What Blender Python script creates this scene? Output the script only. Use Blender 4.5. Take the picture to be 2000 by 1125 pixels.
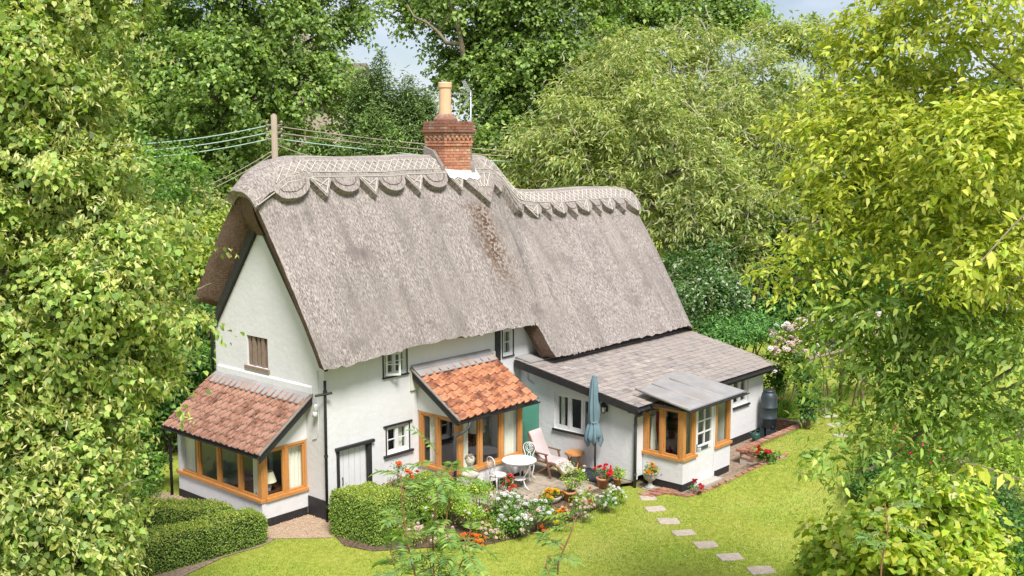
import bpy, math, random
import numpy as np
from mathutils import Vector, Matrix
random.seed(7); RNG=np.random.default_rng(11)
for o in list(bpy.data.objects): bpy.data.objects.remove(o)
scene=bpy.context.scene; COL=scene.collection
R=math.radians
# ---------------------------------------------------------------- camera
FPX=2100.0; YAW=R(48.4); PITCH=R(7.7)
fw=np.array([math.cos(PITCH)*math.sin(YAW),math.cos(PITCH)*math.cos(YAW),-math.sin(PITCH)])
rt=np.array([math.cos(YAW),-math.sin(YAW),0.0]); dn=np.cross(fw,rt)
CAM=np.array([-14.94,-18.93,8.6])
def ray(px,py): return fw+rt*(px-1000)/FPX+dn*(py-562.5)/FPX
def at(px,py,ax,val):                       # photo pixel -> point on the plane axis=val
    q=ray(px,py); return CAM+q*((val-CAM[ax])/q[ax])
def pt(px,py,depth): return CAM+ray(px,py)*depth
cam_d=bpy.data.cameras.new('camera'); cam=bpy.data.objects.new('camera',cam_d); COL.objects.link(cam)
cam_d.sensor_width=36.0; cam_d.lens=36.0*FPX/2000.0; cam_d.clip_end=3000; cam_d.clip_start=0.1
cam.matrix_world=Matrix(((rt[0],-dn[0],-fw[0],CAM[0]),(rt[1],-dn[1],-fw[1],CAM[1]),(rt[2],-dn[2],-fw[2],CAM[2]),(0,0,0,1)))
scene.camera=cam
# ---------------------------------------------------------------- world, sun, exposure
SUN_DIR=Vector((-0.36,-0.58,0.95)).normalized()      # towards the sun
SUN_EL=math.asin(SUN_DIR.z); SUN_AZ=math.atan2(SUN_DIR.x,SUN_DIR.y)
w=bpy.data.worlds.new('World'); scene.world=w; w.use_nodes=True
nt=w.node_tree; nt.nodes.clear()
def N(t,typ,**k):
    n=t.nodes.new(typ)
    for a,b in k.items(): setattr(n,a,b)
    return n
wo=N(nt,'ShaderNodeOutputWorld'); bg=N(nt,'ShaderNodeBackground'); sky=N(nt,'ShaderNodeTexSky')
sky.sky_type='NISHITA'; sky.sun_disc=False; sky.sun_elevation=SUN_EL; sky.sun_rotation=SUN_AZ; sky.dust_density=.4
tc=N(nt,'ShaderNodeTexCoord'); mp=N(nt,'ShaderNodeMapping'); mp.inputs['Scale'].default_value=(3.0,3.0,7.0)
cn=N(nt,'ShaderNodeTexNoise'); cn.inputs['Scale'].default_value=1.0; cn.inputs['Detail'].default_value=7; cn.inputs['Roughness'].default_value=.55
cr=N(nt,'ShaderNodeValToRGB'); cr.color_ramp.elements[0].position=.34; cr.color_ramp.elements[1].position=.56
mx=N(nt,'ShaderNodeMix',data_type='RGBA'); mx.inputs['B'].default_value=(2.8,2.95,3.5,1)
nt.links.new(tc.outputs['Generated'],mp.inputs['Vector']); nt.links.new(mp.outputs[0],cn.inputs['Vector'])
nt.links.new(cn.outputs['Fac'],cr.inputs[0]); nt.links.new(cr.outputs[0],mx.inputs['Factor'])
sc_=N(nt,'ShaderNodeVectorMath',operation='SCALE'); sc_.inputs['Scale'].default_value=.33; nt.links.new(sky.outputs[0],sc_.inputs[0]); nt.links.new(sc_.outputs[0],mx.inputs['A']); nt.links.new(mx.outputs['Result'],bg.inputs['Color'])
bg.inputs['Strength'].default_value=0.115; nt.links.new(bg.outputs[0],wo.inputs['Surface'])
sd=bpy.data.lights.new('sun','SUN'); sd.energy=2.45; sd.angle=R(18); sd.color=(1,.965,.92)
sun=bpy.data.objects.new('sun',sd); COL.objects.link(sun); sun.rotation_euler=(-SUN_DIR).to_track_quat('-Z','Y').to_euler(); sun.location=(0,0,40)
vs=scene.view_settings; vs.view_transform='Standard'; vs.look='None'; vs.gamma=1; vs.use_curve_mapping=False; vs.exposure=1.45
# ---------------------------------------------------------------- materials
MATS={}
def mat(name,cols,scale=8.0,rough=.7,bump=0.0,bscale=None,stretch=(1,1,1),spec=.3,metal=0,objrand=0.0,detail=6,big=None,pos=None,extra=None):
    """procedural principled: noise ramp through cols, optional bump, optional per-object variation"""
    if name in MATS: return MATS[name]
    m=bpy.data.materials.new(name); m.use_nodes=True; t=m.node_tree; p=t.nodes['Principled BSDF']; L=t.links.new
    p.inputs['Roughness'].default_value=rough; p.inputs['Specular IOR Level'].default_value=spec; p.inputs['Metallic'].default_value=metal
    c=N(t,'ShaderNodeTexCoord'); mp=N(t,'ShaderNodeMapping'); mp.inputs['Scale'].default_value=stretch; L(c.outputs['Object'],mp.inputs['Vector'])
    n=N(t,'ShaderNodeTexNoise'); n.inputs['Scale'].default_value=scale; n.inputs['Detail'].default_value=detail; n.inputs['Roughness'].default_value=.62
    vec=mp.outputs[0]
    if objrand:
        oi=N(t,'ShaderNodeObjectInfo'); ml=N(t,'ShaderNodeVectorMath',operation='SCALE'); ml.inputs[0].default_value=(37,91,53); L(oi.outputs['Random'],ml.inputs['Scale'])
        ad=N(t,'ShaderNodeVectorMath',operation='ADD'); L(vec,ad.inputs[0]); L(ml.outputs[0],ad.inputs[1]); vec=ad.outputs[0]
    L(vec,n.inputs['Vector'])
    r=N(t,'ShaderNodeValToRGB'); e=r.color_ramp.elements
    k=len(cols); ps=pos or [.3+.4*i/(max(k-1,1)) for i in range(k)]
    e[0].position=ps[0]; e[0].color=(*cols[0],1)
    if k>1: e[1].position=ps[1]; e[1].color=(*cols[1],1)
    else: e[1].position=.9; e[1].color=(*cols[0],1)
    for i in range(2,k):
        q=e.new(ps[i]); q.color=(*cols[i],1)
    fac=n.outputs['Fac']
    if objrand:
        mm=N(t,'ShaderNodeMath',operation='MULTIPLY_ADD'); mm.inputs[1].default_value=objrand; s0=N(t,'ShaderNodeMath',operation='SUBTRACT'); L(oi.outputs['Random'],s0.inputs[0]); s0.inputs[1].default_value=.5
        L(s0.outputs[0],mm.inputs[0]); L(fac,mm.inputs[2]); fac=mm.outputs[0]
    L(fac,r.inputs[0]); out=r.outputs[0]
    if big:                                     # (scale, colour, lo, hi): large stains / weathering patches
        for (bs,bc,lo,hi) in big:
            n2=N(t,'ShaderNodeTexNoise'); n2.inputs['Scale'].default_value=bs; n2.inputs['Detail'].default_value=5; L(c.outputs['Object'],n2.inputs['Vector'])
            mr=N(t,'ShaderNodeMapRange'); mr.inputs[1].default_value=lo; mr.inputs[2].default_value=hi; L(n2.outputs['Fac'],mr.inputs[0])
            mix=N(t,'ShaderNodeMix',data_type='RGBA'); L(mr.outputs[0],mix.inputs['Factor']); L(out,mix.inputs['A']); mix.inputs['B'].default_value=(*bc,1); out=mix.outputs['Result']
    if extra: out=extra(t,c,out)
    L(out,p.inputs['Base Color'])
    if bump:
        b=N(t,'ShaderNodeBump'); b.inputs['Strength'].default_value=bump; b.inputs['Distance'].default_value=.02
        nb=N(t,'ShaderNodeTexNoise'); nb.inputs['Scale'].default_value=bscale or scale*2; nb.inputs['Detail'].default_value=5; L(vec,nb.inputs['Vector'])
        L(nb.outputs['Fac'],b.inputs['Height']); L(b.outputs[0],p.inputs['Normal'])
    MATS[name]=m; return m
def leafmat(name,trans=.35,rough=.5,tint=(1.25,1.35,.55)):
    if name in MATS: return MATS[name]
    m=bpy.data.materials.new(name); m.use_nodes=True; t=m.node_tree; p=t.nodes['Principled BSDF']; L=t.links.new
    a=N(t,'ShaderNodeAttribute',attribute_name='col'); L(a.outputs['Color'],p.inputs['Base Color'])
    p.inputs['Roughness'].default_value=rough; p.inputs['Specular IOR Level'].default_value=.35
    tr=N(t,'ShaderNodeBsdfTranslucent'); mu=N(t,'ShaderNodeMix',data_type='RGBA',blend_type='MULTIPLY'); mu.inputs['Factor'].default_value=1; L(a.outputs['Color'],mu.inputs['A']); mu.inputs['B'].default_value=(*tint,1); L(mu.outputs['Result'],tr.inputs['Color'])
    ms=N(t,'ShaderNodeMixShader'); ms.inputs[0].default_value=trans; L(p.outputs[0],ms.inputs[1]); L(tr.outputs[0],ms.inputs[2]); L(ms.outputs[0],t.nodes['Material Output'].inputs['Surface'])
    MATS[name]=m; return m
def glassmat(name='window_glass',tint=(.93,.97,.95),refl=1.0):
    if name in MATS: return MATS[name]
    m=bpy.data.materials.new(name); m.use_nodes=True; t=m.node_tree; t.nodes.remove(t.nodes['Principled BSDF']); L=t.links.new
    tr=N(t,'ShaderNodeBsdfTransparent'); tr.inputs['Color'].default_value=(*tint,1); gl=N(t,'ShaderNodeBsdfGlossy'); gl.inputs['Roughness'].default_value=.02
    lw=N(t,'ShaderNodeLayerWeight'); lw.inputs['Blend'].default_value=.5; pw=N(t,'ShaderNodeMath',operation='POWER'); pw.inputs[1].default_value=5; L(lw.outputs['Facing'],pw.inputs[0]); ma=N(t,'ShaderNodeMath',operation='MULTIPLY_ADD'); ma.inputs[1].default_value=.92; ma.inputs[2].default_value=.08; L(pw.outputs[0],ma.inputs[0]); ms=N(t,'ShaderNodeMixShader'); L(ma.outputs[0],ms.inputs[0]); L(tr.outputs[0],ms.inputs[1]); L(gl.outputs[0],ms.inputs[2]); L(ms.outputs[0],t.nodes['Material Output'].inputs['Surface'])
    MATS[name]=m; return m
def thatch_extra(t,c,out):
    L=t.links.new
    for (st,colr,lo,hi,am) in (((3.2,.35,.35),(.13,.11,.10),.52,.72,.55),((9,.5,.5),(.40,.355,.325),.56,.72,.5),((1.1,.5,.5),(.17,.155,.135),.52,.7,.4)):
        mp=N(t,'ShaderNodeMapping'); mp.inputs['Scale'].default_value=st; L(c.outputs['Object'],mp.inputs['Vector']); n=N(t,'ShaderNodeTexNoise'); n.inputs['Scale'].default_value=1.0; n.inputs['Detail'].default_value=7; L(mp.outputs[0],n.inputs['Vector'])
        mr=N(t,'ShaderNodeMapRange'); mr.inputs[1].default_value=lo; mr.inputs[2].default_value=hi; mr.inputs[4].default_value=am; L(n.outputs['Fac'],mr.inputs[0])
        mix=N(t,'ShaderNodeMix',data_type='RGBA'); L(mr.outputs[0],mix.inputs['Factor']); L(out,mix.inputs['A']); mix.inputs['B'].default_value=(*colr,1); out=mix.outputs['Result']
    sx=N(t,'ShaderNodeSeparateXYZ'); L(c.outputs['Object'],sx.inputs[0])
    n=N(t,'ShaderNodeTexNoise'); n.inputs['Scale'].default_value=2.2; L(c.outputs['Object'],n.inputs['Vector'])
    # moss washed down the slope below the chimney: x about 6.2, growing out of wetness
    a=N(t,'ShaderNodeMath',operation='MULTIPLY_ADD'); L(n.outputs['Fac'],a.inputs[0]); a.inputs[1].default_value=.9; L(sx.outputs[0],a.inputs[2])
    s=N(t,'ShaderNodeMath',operation='SUBTRACT'); L(a.outputs[0],s.inputs[0]); s.inputs[1].default_value=6.75
    ab=N(t,'ShaderNodeMath',operation='ABSOLUTE'); L(s.outputs[0],ab.inputs[0])
    m1=N(t,'ShaderNodeMapRange'); m1.inputs[1].default_value=.75; m1.inputs[2].default_value=.1; L(ab.outputs[0],m1.inputs[0])
    m2=N(t,'ShaderNodeMapRange'); m2.inputs[1].default_value=4.2; m2.inputs[2].default_value=5.6; L(sx.outputs[2],m2.inputs[0])
    m4=N(t,'ShaderNodeMapRange'); m4.inputs[1].default_value=7.1; m4.inputs[2].default_value=6.8; L(sx.outputs[2],m4.inputs[0])
    n2=N(t,'ShaderNodeTexNoise'); n2.inputs['Scale'].default_value=11; n2.inputs['Detail'].default_value=6; L(c.outputs['Object'],n2.inputs['Vector'])
    m3=N(t,'ShaderNodeMapRange'); m3.inputs[1].default_value=.45; m3.inputs[2].default_value=.56; L(n2.outputs['Fac'],m3.inputs[0])
    q=m1.outputs[0]
    for z in (m2,m3,m4):
        k=N(t,'ShaderNodeMath',operation='MULTIPLY'); L(q,k.inputs[0]); L(z.outputs[0],k.inputs[1]); q=k.outputs[0]
    mix=N(t,'ShaderNodeMix',data_type='RGBA'); L(q,mix.inputs['Factor']); L(out,mix.inputs['A']); mix.inputs['B'].default_value=(.11,.06,.03,1); return mix.outputs['Result']
def wall_extra(t,c,out):
    L=t.links.new
    for (sc,st,colr,lo,hi) in ((1.0,(5,5,.35),(.52,.50,.455),.56,.80),(1.0,(14,14,.8),(.50,.47,.42),.66,.80),(9.0,(1,1,1),(.53,.51,.47),.62,.74)):
        mp=N(t,'ShaderNodeMapping'); mp.inputs['Scale'].default_value=st; L(c.outputs['Object'],mp.inputs['Vector']); n=N(t,'ShaderNodeTexNoise'); n.inputs['Scale'].default_value=sc; n.inputs['Detail'].default_value=6; L(mp.outputs[0],n.inputs['Vector'])
        mr=N(t,'ShaderNodeMapRange'); mr.inputs[1].default_value=lo; mr.inputs[2].default_value=hi; mr.inputs[4].default_value=.32; L(n.outputs['Fac'],mr.inputs[0])
        mix=N(t,'ShaderNodeMix',data_type='RGBA'); L(mr.outputs[0],mix.inputs['Factor']); L(out,mix.inputs['A']); mix.inputs['B'].default_value=(*colr,1); out=mix.outputs['Result']
    return out
mat('render',[(.61,.60,.60),(.66,.65,.65)],scale=1.6,rough=.85,bump=.45,bscale=7,spec=.15,extra=wall_extra)
mat('thatch',[(.105,.086,.077),(.275,.238,.218),(.50,.45,.42)],scale=20,rough=.95,bump=1.0,bscale=40,stretch=(2.2,.6,.6),spec=.05,pos=[.34,.5,.66],big=[(.55,(.26,.225,.20),.5,.8),(1.4,(.16,.135,.125),.55,.8),(3.5,(.30,.255,.22),.6,.8)],extra=thatch_extra)
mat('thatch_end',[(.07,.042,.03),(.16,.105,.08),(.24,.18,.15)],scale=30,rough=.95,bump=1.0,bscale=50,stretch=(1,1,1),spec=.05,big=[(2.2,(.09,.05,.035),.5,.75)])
mat('thatch_ridge',[(.12,.10,.088),(.28,.243,.22),(.42,.375,.345)],scale=16,rough=.95,bump=.9,bscale=34,stretch=(2.2,.6,.6),spec=.05,pos=[.32,.5,.68])
mat('hazel',[(.48,.44,.39),(.62,.58,.52)],scale=9,rough=.8)
mat('black_paint',[(.018,.017,.018),(.035,.033,.033)],scale=14,rough=.55,spec=.3)
mat('oak',[(.36,.145,.035),(.52,.24,.07),(.43,.18,.05)],scale=5,rough=.5,bump=.15,stretch=(6,6,.8),spec=.35)
mat('oak_h',[(.36,.145,.035),(.52,.24,.07),(.43,.18,.05)],scale=5,rough=.5,bump=.15,stretch=(.8,.8,7),spec=.35)
mat('white_paint',[(.62,.62,.61),(.68,.68,.67)],scale=6,rough=.45,spec=.4)
mat('old_timber',[(.13,.085,.06),(.27,.20,.15),(.20,.14,.10)],scale=6,rough=.85,bump=.5,stretch=(8,8,.8))
mat('orange_tile',[(.10,.045,.033),(.34,.135,.07),(.46,.22,.12),(.21,.085,.052)],scale=5,rough=.85,bump=.4,bscale=30,objrand=.32,spec=.15,pos=[.24,.42,.6,.78],big=[(5,(.52,.29,.07),.60,.72),(8,(.10,.055,.045),.57,.70)])
mat('brown_tile',[(.085,.045,.034),(.235,.115,.078),(.36,.205,.15),(.165,.082,.06)],scale=5,rough=.9,bump=.4,bscale=30,objrand=.24,spec=.12,pos=[.24,.42,.6,.78],big=[(8,(.24,.19,.14),.56,.72),(9,(.09,.05,.04),.62,.76)])
mat('slate',[(.15,.135,.13),(.285,.25,.23),(.34,.29,.25),(.50,.475,.44)],scale=3,rough=.62,bump=.25,bscale=25,objrand=.28,spec=.3,pos=[.22,.45,.66,.92],big=[(5,(.28,.22,.17),.6,.8)])
mat('lead',[(.23,.222,.222),(.33,.315,.305)],scale=2.2,rough=.5,bump=.12,spec=.4,big=[(1.6,(.27,.235,.21),.5,.75)])
mat('lead_white',[(.48,.5,.52),(.6,.62,.64)],scale=4,rough=.45,spec=.4)
mat('brick',[(.33,.13,.085),(.52,.225,.135),(.47,.20,.125),(.56,.34,.24)],scale=6,rough=.85,bump=.35,bscale=40,objrand=.5,spec=.12,pos=[.22,.45,.6,.82])
mat('old_brick',[(.13,.055,.035),(.29,.13,.085),(.22,.11,.08),(.34,.24,.19)],scale=6,rough=.9,bump=.5,bscale=40,objrand=.4,spec=.1,pos=[.25,.45,.6,.8],big=[(4,(.52,.22,.01),.63,.67),(6,(.28,.24,.2),.58,.74)])
mat('edge_brick',[(.16,.07,.045),(.36,.17,.11),(.30,.15,.1),(.42,.30,.23)],scale=6,rough=.9,bump=.5,bscale=40,objrand=.4,spec=.1,pos=[.25,.45,.6,.8],big=[(5,(.14,.10,.06),.58,.74)])
mat('mortar',[(.44,.39,.33),(.56,.5,.43)],scale=18,rough=.95,bump=.5)
mat('terracotta',[(.44,.19,.10),(.52,.25,.15)],scale=5,rough=.8,bump=.2)
mat('buff_pot',[(.62,.38,.22),(.70,.46,.29)],scale=3,rough=.75,bump=.1)
mat('stone',[(.26,.24,.21),(.42,.395,.35),(.33,.31,.27)],scale=9,rough=.95,bump=.6,big=[(3,(.2,.18,.13),.6,.8)])
mat('statue_stone',[(.40,.36,.28),(.60,.56,.46)],scale=8,rough=.9,bump=.3,big=[(6,(.22,.19,.14),.55,.7)])
mat('paving',[(.22,.18,.135),(.36,.30,.235),(.30,.25,.19)],scale=4,rough=.9,bump=.35,bscale=22,objrand=.3,big=[(2.4,(.20,.18,.11),.55,.8)])
mat('stepping',[(.34,.28,.225),(.47,.40,.33)],scale=6,rough=.9,bump=.35,objrand=.3)
mat('soil',[(.055,.036,.024),(.13,.09,.062),(.21,.155,.115)],scale=16,rough=1,bump=1.0,bscale=30,pos=[.3,.5,.7],spec=.05)
mat('drysoil',[(.12,.085,.06),(.27,.20,.145),(.33,.25,.185)],scale=14,rough=1,bump=.9,bscale=30,spec=.05,big=[(2,(.10,.12,.035),.6,.8)])
mat('gravel_base',[(.24,.16,.10),(.43,.31,.21),(.5,.39,.29)],scale=40,rough=.95,bump=1.0,bscale=60,spec=.1)
mat('pebble',[(.30,.20,.13),(.50,.37,.26),(.60,.49,.38)],scale=14,rough=.8)
mat('grass_ground',[(.17,.215,.035),(.255,.30,.045),(.35,.365,.075)],scale=7,rough=1,bump=.6,bscale=60,spec=.05,pos=[.3,.5,.7],big=[(.45,(.37,.37,.095),.52,.78),(.9,(.21,.31,.04),.55,.8)])
mat('green_cloth',[(.12,.185,.215),(.165,.24,.275)],scale=2.5,rough=.85,bump=.1,spec=.15)
mat('mesh_green',[(.02,.10,.075),(.045,.17,.125)],scale=40,rough=.7)
mat('dark_metal',[(.045,.05,.058),(.075,.08,.088)],scale=6,rough=.5,spec=.4)
mat('black_plastic',[(.022,.024,.028),(.04,.043,.048)],scale=9,rough=.5,bump=.05,spec=.4)
mat('butt_green',[(.022,.033,.038),(.04,.052,.058)],scale=8,rough=.45,spec=.45)
mat('can_green',[(.018,.06,.045),(.03,.085,.065)],scale=8,rough=.4,spec=.45)
mat('cast_white',[(.62,.61,.59),(.7,.69,.67)],scale=22,rough=.5,bump=.15,spec=.35,big=[(16,(.45,.40,.35),.62,.7)])
mat('pine',[(.42,.17,.045),(.58,.28,.095)],scale=6,rough=.5,stretch=(1,7,7),spec=.35)
mat('teak',[(.14,.065,.035),(.23,.115,.07)],scale=6,rough=.6,stretch=(6,6,1))
mat('cushion',[(.44,.365,.36),(.50,.42,.41)],scale=3,rough=.9,bump=.15,bscale=60,spec=.1)
mat('curtain',[(.74,.70,.60),(.82,.78,.69)],scale=5,rough=.9,spec=.1)
mat('lampshade',[(.74,.67,.50),(.8,.73,.56)],scale=5,rough=.8)
mat('porcelain',[(.62,.60,.55),(.2,.22,.28),(.66,.63,.58)],scale=14,rough=.25,pos=[.4,.55,.62])
mat('inner_wall',[(.26,.27,.31),(.31,.32,.36)],scale=3,rough=.9)
mat('dark_wood',[(.05,.02,.012),(.12,.05,.03)],scale=6,rough=.4,stretch=(1,6,6))
mat('carpet',[(.10,.085,.075),(.15,.13,.115)],scale=30,rough=1)
mat('bark',[(.07,.055,.04),(.16,.13,.095),(.22,.19,.14)],scale=8,rough=.95,bump=.9,bscale=20,stretch=(3,3,.6))
mat('twig',[(.13,.10,.065),(.27,.22,.15)],scale=9,rough=.9)
mat('pale_twig',[(.30,.26,.19),(.46,.41,.32)],scale=9,rough=.9)
mat('red_stem',[(.16,.07,.04),(.25,.12,.065)],scale=9,rough=.8)
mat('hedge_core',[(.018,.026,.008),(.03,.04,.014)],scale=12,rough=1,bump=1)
mat('pole_wood',[(.23,.18,.13),(.36,.29,.22)],scale=6,rough=.95,bump=.5,stretch=(4,4,.5))
mat('alu',[(.45,.46,.47),(.55,.56,.57)],scale=8,rough=.4,metal=.6,spec=.5)
mat('wire_green',[(.30,.42,.36),(.36,.5,.43)],scale=4,rough=.6)
mat('wire_brown',[(.30,.24,.20),(.36,.29,.25)],scale=4,rough=.6)
mat('verge_cement',[(.17,.15,.13),(.27,.24,.21)],scale=12,rough=.95,bump=.5)
mat('flint',[(.24,.19,.16),(.46,.37,.31),(.36,.30,.26)],scale=9,rough=.95,bump=.6,big=[(1.2,(.52,.42,.35),.5,.8)])
mat('ashlar',[(.46,.36,.29),(.58,.47,.39)],scale=5,rough=.9)
mat('church_roof',[(.12,.09,.08),(.2,.15,.13)],scale=6,rough=.9)
mat('car_blue',[(.02,.09,.14),(.03,.11,.17)],scale=2,rough=.25,spec=.6)
mat('cream_wall',[(.6,.575,.51),(.65,.625,.56)],scale=3,rough=.9,bump=.2)
glassmat()
def flatmat(n,c,r=.7): return mat(n,[c,tuple(min(1,x*1.15) for x in c)],scale=6,rough=r)
flatmat('navy',(.02,.045,.11)); flatmat('red_cloth',(.25,.03,.025)); flatmat('blue_cloth',(.02,.12,.28)); flatmat('straw',(.62,.55,.38)); flatmat('cream',(.6,.55,.45)); flatmat('tyre',(.02,.02,.02)); flatmat('lamp_glass',(.5,.5,.48),.2)
# ---------------------------------------------------------------- mesh helpers
def link(o,parent=None,inv=None):
    COL.objects.link(o)
    if parent is not None:
        o.parent=parent
        if inv is not None: o.matrix_parent_inverse=inv
    return o
def inv_of(parent):
    """inverse of the parent's world translation: parts are modelled in world coordinates"""
    if parent is None: return None
    if parent.type=='EMPTY': return Matrix.Translation(-parent.location)
    return Matrix.Identity(4)
def tag(o,label=None,cat=None,group=None,kind=None):
    if label: o['label']=label
    if cat: o['category']=cat
    if group: o['group']=group
    if kind: o['kind']=kind
    return o
def thing(name,label,cat,loc=(0,0,0),group=None):
    o=bpy.data.objects.new(name,None); o.location=Vector(loc); o.empty_display_size=.2; COL.objects.link(o); return tag(o,label,cat,group)
class MB:
    def __init__(s): s.v=[]; s.f=[]
    def add(s,vs,fs):
        b=len(s.v); s.v+= [tuple(map(float,p)) for p in vs]; s.f+=[tuple(b+i for i in q) for q in fs]; return s
    BF=((0,3,2,1),(4,5,6,7),(0,1,5,4),(1,2,6,5),(2,3,7,6),(3,0,4,7))
    def box(s,x0,x1,y0,y1,z0,z1): return s.add([(x0,y0,z0),(x1,y0,z0),(x1,y1,z0),(x0,y1,z0),(x0,y0,z1),(x1,y0,z1),(x1,y1,z1),(x0,y1,z1)],MB.BF)
    def boxm(s,M,u0,u1,w0,w1,z0,z1): return s.add([M(*p) for p in ((u0,w0,z0),(u1,w0,z0),(u1,w1,z0),(u0,w1,z0),(u0,w0,z1),(u1,w0,z1),(u1,w1,z1),(u0,w1,z1))],MB.BF)
    def bar(s,a,b,w,h,up=(0,0,1)):
        a=Vector(a);b=Vector(b);d=(b-a).normalized();u=Vector(up); sx=d.cross(u)
        if sx.length<1e-4: sx=d.cross(Vector((1,0,0)))
        sx.normalize(); u=sx.cross(d).normalized(); P=[]
        for q in (a,b):
            for (i,j) in ((-1,-1),(1,-1),(1,1),(-1,1)): P.append(q+sx*(i*w/2)+u*(j*h/2))
        return s.add(P,MB.BF)
    def tube(s,pts,rad,n=8,cap=True):
        pts=[Vector(p) for p in pts]; k=len(pts); rad=list(rad) if hasattr(rad,'__len__') else [rad]*k
        V=[];ref=Vector((0,0,1))
        for i,p in enumerate(pts):
            d=(pts[min(i+1,k-1)]-pts[max(i-1,0)]); d=d.normalized() if d.length>1e-9 else Vector((0,0,1))
            if i==0: ref=d.orthogonal().normalized()
            a=(ref-d*ref.dot(d)); a=a.normalized() if a.length>1e-6 else d.orthogonal().normalized(); ref=a; b=d.cross(a)
            for j in range(n):
                t=2*math.pi*j/n; V.append(p+(a*math.cos(t)+b*math.sin(t))*rad[i])
        F=[(i*n+j,i*n+(j+1)%n,(i+1)*n+(j+1)%n,(i+1)*n+j) for i in range(k-1) for j in range(n)]
        if cap: F+= [tuple(range(n-1,-1,-1)),tuple((k-1)*n+j for j in range(n))]
        return s.add(V,F)
    def lathe(s,prof,c=(0,0,0),n=20,cap=True):
        V=[];k=len(prof)
        for (r,z) in prof:
            for j in range(n):
                t=2*math.pi*j/n; V.append((c[0]+r*math.cos(t),c[1]+r*math.sin(t),c[2]+z))
        F=[(i*n+j,i*n+(j+1)%n,(i+1)*n+(j+1)%n,(i+1)*n+j) for i in range(k-1) for j in range(n)]
        if cap: F+=[tuple(range(n-1,-1,-1)),tuple((k-1)*n+j for j in range(n))]
        return s.add(V,F)
    def prism(s,poly,d):
        """poly: list of 3-D points, extruded by vector d"""
        k=len(poly); d=Vector(d); V=[Vector(p) for p in poly]+[Vector(p)+d for p in poly]
        return s.add(V,[tuple(range(k-1,-1,-1)),tuple(range(k,2*k))]+[(i,(i+1)%k,k+(i+1)%k,k+i) for i in range(k)])
    def grid(s,P,nu,nv,closed=False):
        F=[]
        for i in range(nu-1):
            for j in range(nv-1): F.append((i*nv+j,(i+1)*nv+j,(i+1)*nv+j+1,i*nv+j+1))
        return s.add(P,F)
    def mesh(s,name,m,smooth=False,fix=True):
        me=bpy.data.meshes.new(name); me.from_pydata(s.v,[],s.f)
        if fix:
            import bmesh
            bm=bmesh.new(); bm.from_mesh(me); bmesh.ops.recalc_face_normals(bm,faces=bm.faces); bm.to_mesh(me); bm.free()
        if m: me.materials.append(MATS[m] if isinstance(m,str) else m)
        if smooth: me.polygons.foreach_set('use_smooth',[True]*len(me.polygons))
        return me
    def build(s,name,m,parent=None,smooth=False,local=False,fix=True):
        o=bpy.data.objects.new(name,s.mesh(name,m,smooth,fix)); link(o,parent,None if local else inv_of(parent)); return o
def bevel(o,w=.01,seg=2):
    b=o.modifiers.new('bevel','BEVEL'); b.width=w; b.segments=seg; b.limit_method='ANGLE'; return o
def piece(name,me,M,parent):
    o=bpy.data.objects.new(name,me); link(o,parent,inv_of(parent)); o.matrix_basis=M; return o
def frameM(o,x,y,z):
    """matrix from origin and three axes"""
    return Matrix(((x[0],y[0],z[0],o[0]),(x[1],y[1],z[1],o[1]),(x[2],y[2],z[2],o[2]),(0,0,0,1)))
def sstep(a,b,x):
    t=np.clip((np.asarray(x,float)-a)/(b-a),0,1); return t*t*(3-2*t)
# ---------------------------------------------------------------- ground
PATH=[(6.75,-3.8),(6.75,-4.45),(6.95,-5.22),(8.37,-5.56),(10.17,-5.98),(10.17,-4.82),(14.12,-4.82),(14.12,-3.6),(9.0,-3.6)]
def inpoly(x,y,poly):
    x=np.asarray(x,float); y=np.asarray(y,float); c=np.zeros(x.shape,bool); n=len(poly)
    for i in range(n):
        x0,y0=poly[i]; x1,y1=poly[(i+1)%n]
        if y0==y1: continue
        k=((y0>y)!=(y1>y))&(x<(x1-x0)*(y-y0)/(y1-y0)+x0); c^=k
    return c
PATHG=[(6.75,-3.8),(6.75,-4.45),(6.95,-5.22),(8.37,-5.56),(10.30,-5.98),(10.30,-4.96),(14.2,-4.96),(14.2,-3.6),(9.0,-3.6)]
def hgt(x,y):
    x=np.asarray(x,float); y=np.asarray(y,float)
    h=.40*sstep(7.0,10.2,x)
    house=(x<14.2)&(y>-4.96)&(y<6)
    h=np.where(house,0.0,h)
    p=.36*sstep(8.4,10.1,x)*sstep(-4.95,-5.95,y)
    p=.36*sstep(8.4,10.1,x)*sstep(.1,1.1,-4.85-y)
    return np.where(inpoly(x,y,PATHG),p,h)
def hz(x,y): return float(hgt(np.array([x]),np.array([y]))[0])
def axis(lo,hi,step,far):
    a=list(np.arange(lo,hi+1e-6,step)); s=step
    r=[a[-1]]; 
    while r[-1]<far: s*=1.5; r.append(r[-1]+s)
    s=step; l=[a[0]]
    while l[-1]>-far: s*=1.5; l.append(l[-1]-s)
    return np.array(l[:0:-1]+a+r[1:])
gx=axis(-6,17,.12,900); gy=axis(-12,7,.12,900)
GX,GY=np.meshgrid(gx,gy,indexing='ij'); GZ=hgt(GX,GY)-.006
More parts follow.
